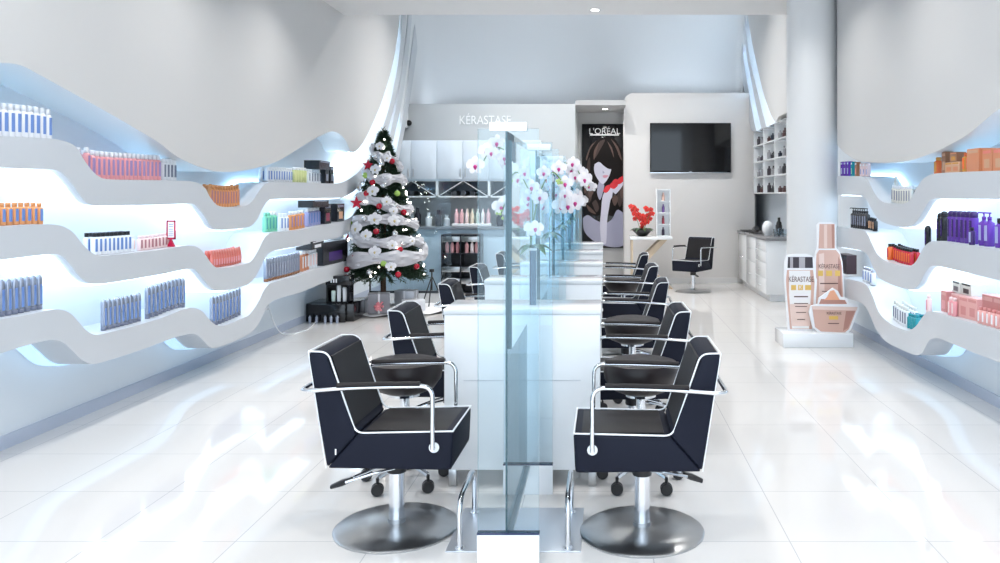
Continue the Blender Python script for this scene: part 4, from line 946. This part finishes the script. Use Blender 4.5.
spots = [('silver', 1.2, -1.9), ('silver', 1.02, -1.0), ('red', .82, -.9), ('green', .66, -1.3), ('silver', 1.36, -.9), ('red', 1.66, -1.8), ('silver', .84, -2.9), ('red', .74, -2.0), ('silver', 2.0, -1.9), ('red', 1.93, -.75), ('green', 1.75, -2.35), ('red', 1.52, -2.0), ('green', 1.52, -.75), ('red', 1.36, -1.45), ('silver', 1.62, -1.3), ('red', 1.05, -1.5), ('silver', 1.48, -2.6), ('red', .98, -2.9), ('red', .52, -1.0), ('red', .58, -2.2), ('silver', .55, -1.6), ('red', .60, -.5), ('silver', .90, -.8), ('green', 1.15, -2.7), ('silver', 1.90, -1.4), ('silver', .72, -2.5), ('red', 1.28, -.6)]
zn = lambda z: 'near the top' if z > 1.7 else ('in the upper half' if z > 1.3 else ('around the middle' if z > .85 else 'near the bottom'))
for c_, z, a in spots:
    m = MB(); m.sphere((0, 0, 0), .038, 14, 10); m.mi = 1; m.lathe([(.010, .036), (.010, .048)], 8)
    tag(m.build('bauble', [bal[c_], steel], loc=on_tree(z, a, .045)), '%s bauble hanging %s of the Christmas tree' % (c_, zn(z)), 'bauble', '%s baubles %s of the tree' % (c_, zn(z)))
def star(loc, r, lab):
    m = MB(); pts = [((r if k % 2 == 0 else r*.42)*math.sin(PI*k/5), (r if k % 2 == 0 else r*.42)*math.cos(PI*k/5)) for k in range(10)]
    m.prism(pts, lambda a, b, tt: (a, tt, b), -.01, .01); tag(m.build('star_ornament', bal['red'], loc=loc), lab, 'ornament')
star(on_tree(1.88, -2.25, .06), .075, 'red star ornament near the top left of the Christmas tree')
star(on_tree(1.40, -2.35, .07), .085, 'red star ornament on the left side at mid height of the Christmas tree')
wf = mat('white_silk', (.82, .82, .86), .5)
for i, (z, a, s) in enumerate(((2.12, -1.6, .06), (1.97, -1.1, .06), (1.55, -1.7, .08), (1.42, -1.2, .07), (1.2, -1.55, .09), (1.0, -1.75, .08), (.88, -1.1, .07), (.62, -1.15, .07), (1.6, -2.5, .07), (1.82, -1.7, .075), (1.72, -1.15, .06), (1.08, -2.1, .10), (1.18, -1.0, .085), (.85, -2.5, .10), (.80, -1.5, .08), (.92, -.55, .07), (.98, -2.6, .08), (1.30, -1.0, .06), (.68, -1.9, .07))):
    m = MB()
    p = on_tree(z, a, .06); n = Vector((math.cos(a), math.sin(a), .15))
    for q in range(2): flower_mesh(m, Vector((0, 0, 0))+n*.01*q, n, s*(1-.3*q), up=Vector((math.sin(q*.6), 0, 1)).normalized())
    tag(m.build('silk_flower', [wf, mat('gold_bead', (.6, .5, .25), .3)], loc=p, norm=False), 'white silk flower tucked %s of the Christmas tree' % zn(z), 'ornament', 'white silk flowers %s of the tree' % zn(z))
tl = thing('string_lights', 'string of tiny warm white lights wound around the Christmas tree', 'string lights', (TX, TY, 0))
bm_ = mat('warm_bulb', (1, .95, .85), .4, emit=14, ecol=(1, .93, .85)); wire = []
m = MB(); m.sphere((0, 0, 0), .0095, 8, 6); b0 = m.build('bulb', bm_, tl)
for i in range(96):
    u = i/95; z = H0+.04+(H1-H0-.15)*u; a = -PI/2+math.sin(i*2.1)*1.5+i*.02; z += .03*math.sin(i*5.3); r_ = tree_r(z)+random.uniform(0, .05)
    p = (r_*math.cos(a), r_*math.sin(a), z)
    if i == 0: b0.location = p
    else: c = b0.copy(); C.objects.link(c); c.parent = tl; c.location = p
for i in range(160):
    u = i/159; z = H0+.04+(H1-H0-.12)*u; a = u*2*PI*6; r_ = tree_r(z)-.03; wire.append((r_*math.cos(a), r_*math.sin(a), z))
m = MB(); m.tube(wire, .003, 5); m.build('wire', mat('green_wire', (.02, .06, .02), .5), tl)
# tree stand and skirt, presents
m = MB(); n = 60
rings = []
for k, (rr, z) in enumerate(((.04, .06), (.3, .05), (.55, .03), (.66, .012))):
    rings.append([m.bm.verts.new((min(rr*(1+.05*math.sin(a*7+k)), 9)*math.cos(a), rr*(1+.05*math.sin(a*7+k))*math.sin(a)*.9, z+.012*math.sin(a*11+k*2)+.012)) for a in [2*PI*i/n for i in range(n)]])
for a, b in zip(rings, rings[1:]):
    for i in range(n): m.face([a[i], a[(i+1) % n], b[(i+1) % n], b[i]], True)
m.face(rings[0])
o = m.build('tree_skirt', mat('white_felt', (.78, .78, .80), .9, bump=.4, bscale=40), loc=(TX+.2, TY, 0)); tag(o, 'white fabric skirt spread on the floor under the Christmas tree', 'cloth')
sil = mat('silver_wrapping', (.45, .46, .50), .3, .3); sil2 = mat('white_wrapping', (.75, .76, .80), .35); bow = mat('pink_bow', (.80, .30, .34), .45)
def gift(loc, sx, sy, h, mm, rz, lab, bm2=None, dark=None):
    g = thing('wrapped_gift', lab, 'gift', loc, rz)
    m = MB(); m.box(-sx, -sy, 0, sx, sy, h, .006); m.build('box', mm, g)
    m = MB(); m.box(-sx-.002, -.012, 0, sx+.002, .012, h+.002); m.box(-.012, -sy-.002, 0, .012, sy+.002, h+.002); m.build('band', dark or sil2, g)
    if bm2:
        m = MB()
        for k in range(6):
            a = 2*PI*k/6; c = Vector((.05*math.cos(a), -sy-.03, h*.35+.05*math.sin(a)))
            m.tube([Vector((0, -sy-.01, h*.35)), c+Vector((.02*math.sin(a), -.02, .02)), c, Vector((0, -sy-.01, h*.35))], .016, 8, scale=(1, .5))
        m.sphere((0, -sy-.02, h*.35), .025, 8, 6); m.build('bow', bm2, g)
gift((-2.80, 10.16, .045), .13, .11, .24, mat('grey_wrapping', (.22, .22, .25), .35), .25, 'dark grey gift with a pink bow under the Christmas tree', bow)
gift((-3.02, 10.28, .045), .12, .12, .16, sil, -.2, 'silver gift at the left under the Christmas tree beside the black display')
gift((-2.42, 10.35, .045), .14, .10, .13, sil2, .3, 'white gift at the right under the Christmas tree')
gift((-2.58, 10.66, .045), .13, .12, .22, sil, .0, 'tall silver gift behind the others under the Christmas tree')
# tripod
t = thing('tripod', 'small black tripod standing on the floor right of the Christmas tree', 'tripod', (-2.27, 10.75, 0))
m = MB(); m.tube([(0, 0, .25), (0, 0, .50)], .010, 8); m.build('centre_post', black_pl, t)
for k in range(3):
    a = 2*PI*k/3+.5; m = MB(); m.tube([(0, 0, .44), (.19*math.cos(a), .19*math.sin(a), .006)], .007, 6); m.build('leg', black_pl, t)
m = MB(); m.box(-.03, -.02, .49, .03, .02, .53, .006); m.build('head', black_pl, t)
# black floor display
t = thing('floor_display', 'low black display plinth on the floor by the left wall beside the tree', 'display stand', (-3.27, 9.85, 0))
m = MB(); m.box(-.27, -.15, .0, .30, .33, .215, .01); m.box(-.20, -.22, 0, .22, -.14, .215, .01); m.build('plinth', black_gloss, t)
for i, x in enumerate((-.20, -.12, -.02, .05, .12)):
    m = MB(); m.lathe([(.016, 0), (.018, .07), (.008, .08), (.008, .09)], 10)
    tag(m.build('sample_vial', SV, loc=(-3.25+x, 9.585, .001)), 'small silver vial on the floor along the front of the low black display', 'bottle', 'silver vials before the black display')
t2 = thing('bottle_display_box', 'open black box holding three pale bottles on top of the low display', 'display stand', (-3.17, 9.82, .216))
m = MB(); m.box(-.135, .06, 0, .135, .08, .30); m.box(-.135, -.10, 0, -.12, .08, .30); m.box(.12, -.10, 0, .135, .08, .30); m.box(-.135, -.10, .0, .135, .08, .02); m.box(-.14, -.11, .215, .14, .08, .325, .004); m.build('case', black_gloss, t2)
m = MB()
for x in (-.08, -.05, -.02): m.box(x, -.1115, .245, x+.016, -.11, .29)
m.build('print', WH, t2)
for x, h_, c_ in ((-.065, .125, pm('mint_white', (.70, .85, .80))), (.0, .19, WH), (.07, .165, WH)):
    m = MB(); m.lathe([(.022, 0), (.026, h_*.9), (.02, h_)], 12)
    tag(m.build('pale_bottle', c_, loc=(-3.17+x, 9.77, .2365)), {-.065: 'short mint-tinted bottle at the left inside the black display box', .0: 'tallest pale bottle in the middle of the black display box', .07: 'pale bottle at the right inside the black display box'}[x], 'bottle')
# power socket and cable
m = MB(); m.box(0, -.03, 0, .03, .03, .10, .006); m.sphere((.03, 0, .07), .018, 8, 6); m.sphere((.03, 0, .03), .018, 8, 6)
tag(m.build('wall_socket', white_gloss, loc=(XL+.001, 8.55, .30)), 'white power socket low on the left wall under the shelf end', 'socket')
m = MB(); m.tube(catmull([(XL+.05, 8.55, .32), (XL+.10, 8.6, .12), (XL+.14, 8.75, .012), (XL+.25, 9.0, .008), (XL+.22, 9.3, .008), (XL+.15, 9.66, .02)], 6), .006, 6)
tag(m.build('power_cable', white_gloss), 'white cable running along the floor to the black display', 'cable')
# ------------------------------------------------------------------ big cut-out display on the right
t = thing('display_plinth', 'long low white plinth carrying the big bottle cut-outs', 'display stand', (0, 0, 0))
m = MB(); m.box(1.75, 8.05, 0, 2.44, 8.45, .14, .006); m.build('body', white_gloss, t)
DY = 8.22
def cz(px, py, d=DY): return ((px-VX)*d/F, EYE-(py-VY)*d/F)
edge_w = mat('white_foamboard', (.88, .88, .90), .5)
def cutout(name, lab, y, outline, shapes, texts=()):
    t = thing(name, lab, 'display cutout', (0, 0, 0))
    cx = sum(p[0] for p in outline)/len(outline); cy = sum(p[1] for p in outline)/len(outline)
    m = MB(); m.prism([cz(*p, y) for p in outline], lambda a, b, tt: (a, tt, b), y, y+.03); m.build('board', edge_w, t)
    for i, (nm, pts, mm, lay) in enumerate(shapes):
        m = MB(); m.prism([cz(*p, y) for p in pts], lambda a, b, tt: (a, tt, b), y-.0008*lay-.0006, y); m.build(nm, mm, t)
    for nm, body, sz, px, py, mm, lay, sx in texts:
        q = cz(px, py, y); text_obj(nm, body, sz, (q[0], y-.0008*lay-.001, q[1]), (PI/2, 0, 0), mm, .0006, t, sx=sx)
    return t
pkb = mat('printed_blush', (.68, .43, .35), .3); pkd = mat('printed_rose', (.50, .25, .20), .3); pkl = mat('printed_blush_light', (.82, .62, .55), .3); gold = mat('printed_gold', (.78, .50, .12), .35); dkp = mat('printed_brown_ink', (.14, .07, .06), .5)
slv = mat('printed_silver', (.45, .43, .45), .3); dks = mat('printed_dark_cap', (.05, .04, .05), .3); wpt = mat('printed_cream', (.88, .85, .84), .35)
def circ_rect(x0, y0, x1, y1, r=3, k=4):
    pts = []
    for cx, cy, a0 in ((x1-r, y0+r, -90), (x1-r, y1-r, 0), (x0+r, y1-r, 90), (x0+r, y0+r, 180)):
        for j in range(k+1):
            a = math.radians(a0+90*j/k); pts.append((cx+r*math.cos(a), cy+r*math.sin(a)))
    return pts[::-1]
# tall serum (behind)
cutout('serum_bottle_cutout', 'tall slim pink bottle cut-out standing at the back of the plinth', 8.34,
    [(820,222),(832,222),(836,225),(836.5,248),(840,252),(842.5,262),(845,299),(845,330),(814,330),(814,262),(816,252),(817.5,248),(817,225)],
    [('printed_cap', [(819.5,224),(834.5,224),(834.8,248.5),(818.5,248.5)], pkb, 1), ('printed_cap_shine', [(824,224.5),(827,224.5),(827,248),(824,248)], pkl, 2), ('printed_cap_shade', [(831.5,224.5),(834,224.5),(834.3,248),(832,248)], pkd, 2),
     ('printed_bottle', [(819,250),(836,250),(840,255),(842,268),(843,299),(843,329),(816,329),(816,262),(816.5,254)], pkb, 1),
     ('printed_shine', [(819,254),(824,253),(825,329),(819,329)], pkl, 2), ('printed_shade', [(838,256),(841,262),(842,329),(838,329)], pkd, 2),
     ('printed_gold_square', [(818,270.5),(823,270.5),(823,276),(818,276)], gold, 3), ('printed_gold_square', [(826,270.5),(832,270.5),(832,276),(826,276)], gold, 3), ('printed_gold_square', [(835,270.5),(840,270.5),(840,276),(835,276)], gold, 3),
     ('printed_line', [(820,283),(838,283),(838,284),(820,284)], dkp, 3), ('printed_line', [(822,291),(836,291),(836,291.7),(822,291.7)], dkp, 3)],
    [('printed_name', 'KÉRASTASE', .062, 829, 266.5, dkp, 3, .68)])
cutout('shampoo_bottle_cutout', 'white and pink shampoo bottle cut-out with black cap at the left of the plinth', 8.20,
    [(787,255),(793,254),(807,254),(813,256),(815,260),(815.5,275),(817,280),(816,300),(814,331),(788,331),(786,300),(784,278),(784.5,262)],
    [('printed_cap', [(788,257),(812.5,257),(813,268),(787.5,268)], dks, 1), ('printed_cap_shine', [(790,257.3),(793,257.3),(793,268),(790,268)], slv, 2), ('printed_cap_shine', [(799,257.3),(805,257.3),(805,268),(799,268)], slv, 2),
     ('printed_bottle', [(787,270),(813,270),(814.5,282),(812,329),(790,329),(786.5,290),(786,280)], pkb, 1),
     ('printed_panel', [(789,270.5),(810,270.5),(811,290),(809,328.5),(792,328.5),(789,295)], wpt, 2), ('printed_panel_blush', [(790,304),(811,304),(810,326),(792,326)], pkl, 3),
     ('printed_gold_square', [(791,285),(796,285),(796,290),(791,290)], gold, 4), ('printed_gold_square', [(798,285),(803,285),(803,290),(798,290)], gold, 4), ('printed_gold_square', [(805,285),(811,285),(811,290),(805,290)], gold, 4),
     ('printed_line', [(794,296),(808,296),(808,297.2),(794,297.2)], dkp, 4), ('printed_line', [(794,303),(808,303),(808,303.8),(794,303.8)], dkp, 4), ('printed_line', [(795,306),(807,306),(807,306.8),(795,306.8)], dkp, 4), ('printed_line', [(796,312),(806,312),(806,312.8),(796,312.8)], dkp, 4), ('printed_line', [(797,319),(805,319),(805,319.8),(797,319.8)], dkp, 4)],
    [('printed_name', 'KÉRASTASE', .075, 801, 279.5, dkp, 4, .66), ('printed_letter', 'K', .05, 800.5, 287.5, wpt, 5, 1)])
cutout('cream_jar_cutout', 'wide pink cream jar cut-out with a peach swirl, front right on the plinth', 8.12,
    [(829,291),(833,288),(838,291),(841,297),(847,298),(849,303),(858,305),(859,309),(851,330),(846,334.5),(820,333.5),(813,328),(809,312),(811,306),(818,304),(819,298)],
    [('printed_swirl', [(827,297),(830,291),(834,290),(838,297),(840,300),(824,300)], mat('printed_peach', (.85, .42, .26), .35), 2),
     ('printed_cream', [(821,299),(845,300),(847,304),(819,304)], pkd, 1), ('printed_jar', [(812,307),(857,308),(849,329),(845,332.5),(821,331.5),(815,327)], pkb, 1),
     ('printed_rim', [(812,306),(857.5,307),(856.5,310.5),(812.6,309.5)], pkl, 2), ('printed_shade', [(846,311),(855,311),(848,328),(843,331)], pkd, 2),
     ('printed_gold_square', [(829,316),(838,316),(838,319.5),(829,319.5)], gold, 3), ('printed_line', [(828,323),(839,323),(839,323.8),(828,323.8)], dkp, 3)],
    [('printed_name', 'KÉRASTASE', .036, 834, 313.3, dkp, 3, .8)])
